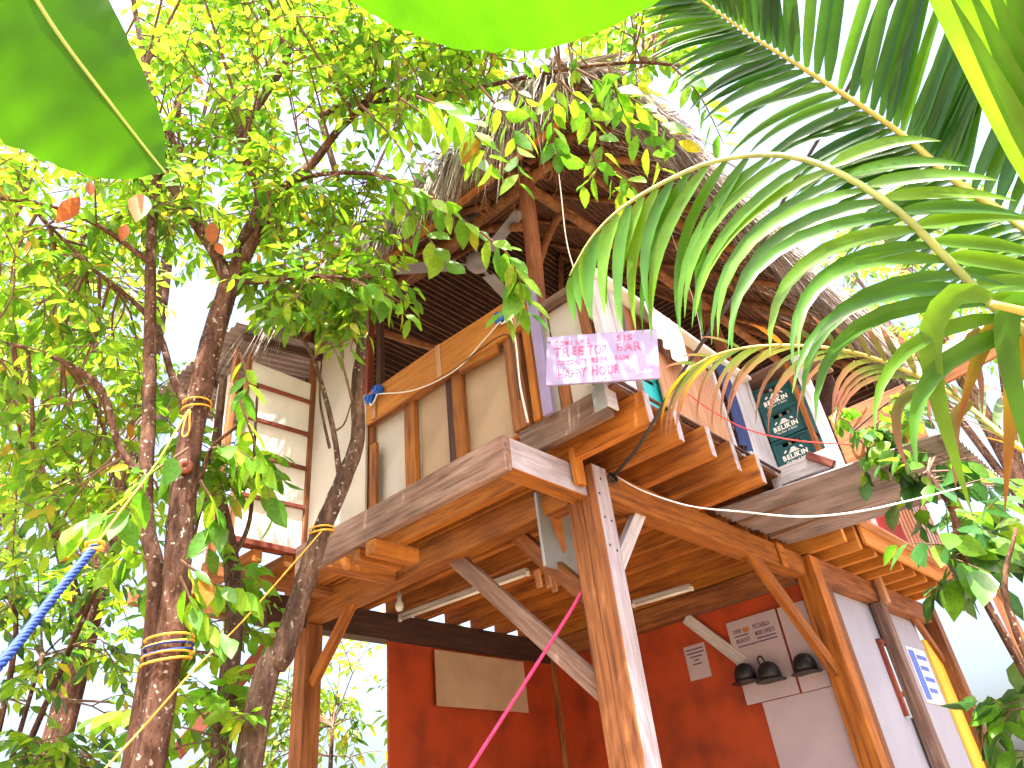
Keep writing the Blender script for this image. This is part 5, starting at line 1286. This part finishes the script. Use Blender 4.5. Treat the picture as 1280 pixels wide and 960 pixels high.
banana_leaf('broad banana leaf with its pointed tip hanging down', m1, 0.085, 0.185, lambda u: max(0.01, 1 - max(0, (u - 0.30) / 0.70) ** 1.55) * min(1, 0.35 + u * 3), -ray(80, 60) + Vector((-0.1, 0, -0.15)), 0.08, 0.0, [Vector((-0.69, 0.37, 2.15)), (m1[0] + Vector((-0.69, 0.37, 2.15))) / 2 + Vector((0, 0, 0.25)), m1[0]])
m2 = [at(330, -190, 1.35), at(450, -125, 1.3), at(570, -95, 1.25), at(690, -92, 1.25), at(820, -115, 1.25), at(950, -170, 1.28)]
banana_leaf('broad banana leaf seen from below with its curved edge overhead', m2, 0.19, 0.172, lambda u: max(0.02, math.sin(math.pi * (0.06 + 0.92 * u))) ** 0.75, -ray(660, 0) + Vector((0, 0, 0.2)), 0.15, 0.0, [Vector((-0.69, 0.37, 2.15)), Vector((-0.2, 0.6, 2.45)), m2[0]], seed=3)

# ================================================================== ROPES
P = resample([at(-160, 990, 1.9), at(0, 830, 2.2), at(60, 755, 2.4), at(118, 684, 2.65)], 160)
bm = bmesh.new(); ax_ = (P[-1] - P[0]).normalized(); xa = ax_.orthogonal().normalized(); ya = ax_.cross(xa)
for k in range(4):
    tube_into(bm, [p + (xa * math.cos(i * 0.42 + k * math.tau / 4) + ya * math.sin(i * 0.42 + k * math.tau / 4)) * 0.0068 for i, p in enumerate(P)], 0.0068, 6, True)
tag(link('hammock_rope', bm_mesh(bm, 'hammock_rope', True), MT['rope_blue']), 'thick blue braided hammock rope pulled up towards the mottled tree', 'rope')
yr = tube('yellow_cord', [at(116, 686, 2.65), at(150, 640, 2.8), at(195, 580, 3.0), at(225, 530, 3.2), ath(236, 512, 3.1)], 0.0035, None, MT['rope_yellow'], n=20, sides=6)
tag(yr, 'yellow cord tying the blue hammock rope to the mottled trunk', 'cord')
def wrap(cpt, r, n, parent, mat, h=0.02):
    bm = bmesh.new()
    pts = []
    for s in range(n * 14 + 1):
        a = s / 14 * math.tau; pts.append(Vector((math.cos(a) * r, math.sin(a) * r, h * math.sin(s * 0.21) + 0.15 * r * math.cos(a))))
    tube_into(bm, pts, 0.0045, 6, True); return link('knot_loop', bm_mesh(bm, 'knot_loop', True), mat, parent, Matrix.Translation(cpt))
wrap(ath(246, 508, 3.2), 0.060, 2, yr, MT['rope_yellow'], 0.02)
tube('knot', [ath(236, 512, 3.08), ath(230, 530, 3.06), ath(228, 545, 3.06), ath(236, 540, 3.06), ath(237, 512, 3.07)], 0.0035, None, MT['rope_yellow'], yr, n=16, sides=6)
wrap(at(118, 684, 2.65), 0.024, 4, yr, MT['rope_yellow'], 0.012)
yr2 = tube('yellow_cord', [ath(402, 664, 3.48), at(340, 735, 3.5), at(300, 780, 3.4), at(240, 840, 3.2), at(160, 930, 3.0), at(0, 1100, 2.7)], 0.0035, None, MT['rope_yellow'], n=24, sides=6)
tag(yr2, 'thin yellow cord stretched down from the leaning tree', 'cord')
wrap(ath(402, 664, 3.58), 0.058, 2, yr2, MT['rope_yellow'], 0.012)
bc = ath(212, 812, 3.2)
bd = empty('cord_bundle', bc, 'blue and yellow cord wound round the base of the mottled trunks', 'cord')
for k, mname in enumerate(('rope_yellow', 'rope_blue', 'rope_yellow')):
    wrap(bc + Vector((0.0, 0.012, -0.03 + 0.03 * k)), 0.086, 2, bd, MT[mname], 0.015)

# ================================================================== BACKGROUND BUILDINGS
HW = empty('white_house', (-0.6, 12.5, 0), 'white washed house partly hidden behind the shrub and shade trees', 'house')
block('wall', (-4.2, 11.0, 0.0), (2.2, 16.0, 4.9), MT['white'], HW)
rf = corrugated('roof', (-4.7, 10.5, 4.9), (0, 3.2, 1.3), (7.4, 0, 0), 5, 0.2, 0.02, MT['redpaint'], HW)
corrugated('roof', (-4.7, 16.6, 4.9), (0, -3.0, 1.3), (7.4, 0, 0), 5, 0.2, 0.02, MT['redpaint'], HW)
for x in (-3.0, -0.6, 1.2):
    w_ = block('window', (x, 10.96, 2.9), (x + 0.9, 10.995, 4.0), MT['bluecloth'], HW)
    for a, b in (((x - 0.06, 10.93, 2.82), (x + 0.96, 10.985, 2.895)), ((x - 0.06, 10.93, 4.005), (x + 0.96, 10.985, 4.08)), ((x - 0.06, 10.93, 2.9), (x - 0.005, 10.985, 4.0)), ((x + 0.905, 10.93, 2.9), (x + 0.96, 10.985, 4.0))):
        block('frame', a, b, MT['whitewood'], w_)
block('balcony_slab', (-4.2, 10.2, 2.35), (2.2, 10.98, 2.5), MT['redpaint'], HW)
SH = empty('tin_shed', at(1200, 430, 9.5), 'sunlit tin roof of a shed right behind the thatched roof', 'shed')
Aq = at(1095, 482, 9.6); Bq = at(1260, 384, 8.6); Cq = at(1275, 415, 8.0)
corrugated('roof_sheet', Bq, Cq - Bq, Aq - Bq, 6, 0.08, 0.012, MT['corrugpale'], SH)
bar('fascia', Aq + (Cq - Bq) + Vector((0, 0, -0.05)), Cq + Vector((0, 0, -0.05)), 0.04, 0.10, MT['brown'], SH)
for q in (Aq.lerp(Bq, 0.15), Bq.lerp(Aq, 0.1)):
    bar('post', (q.x, q.y, -0.1), (q.x, q.y, q.z - 0.03), 0.1, 0.1, MT['brown'], SH, up=Vector((1, 0, 0)))

for o in bpy.data.objects:
    if '_mw' in o: del o['_mw']
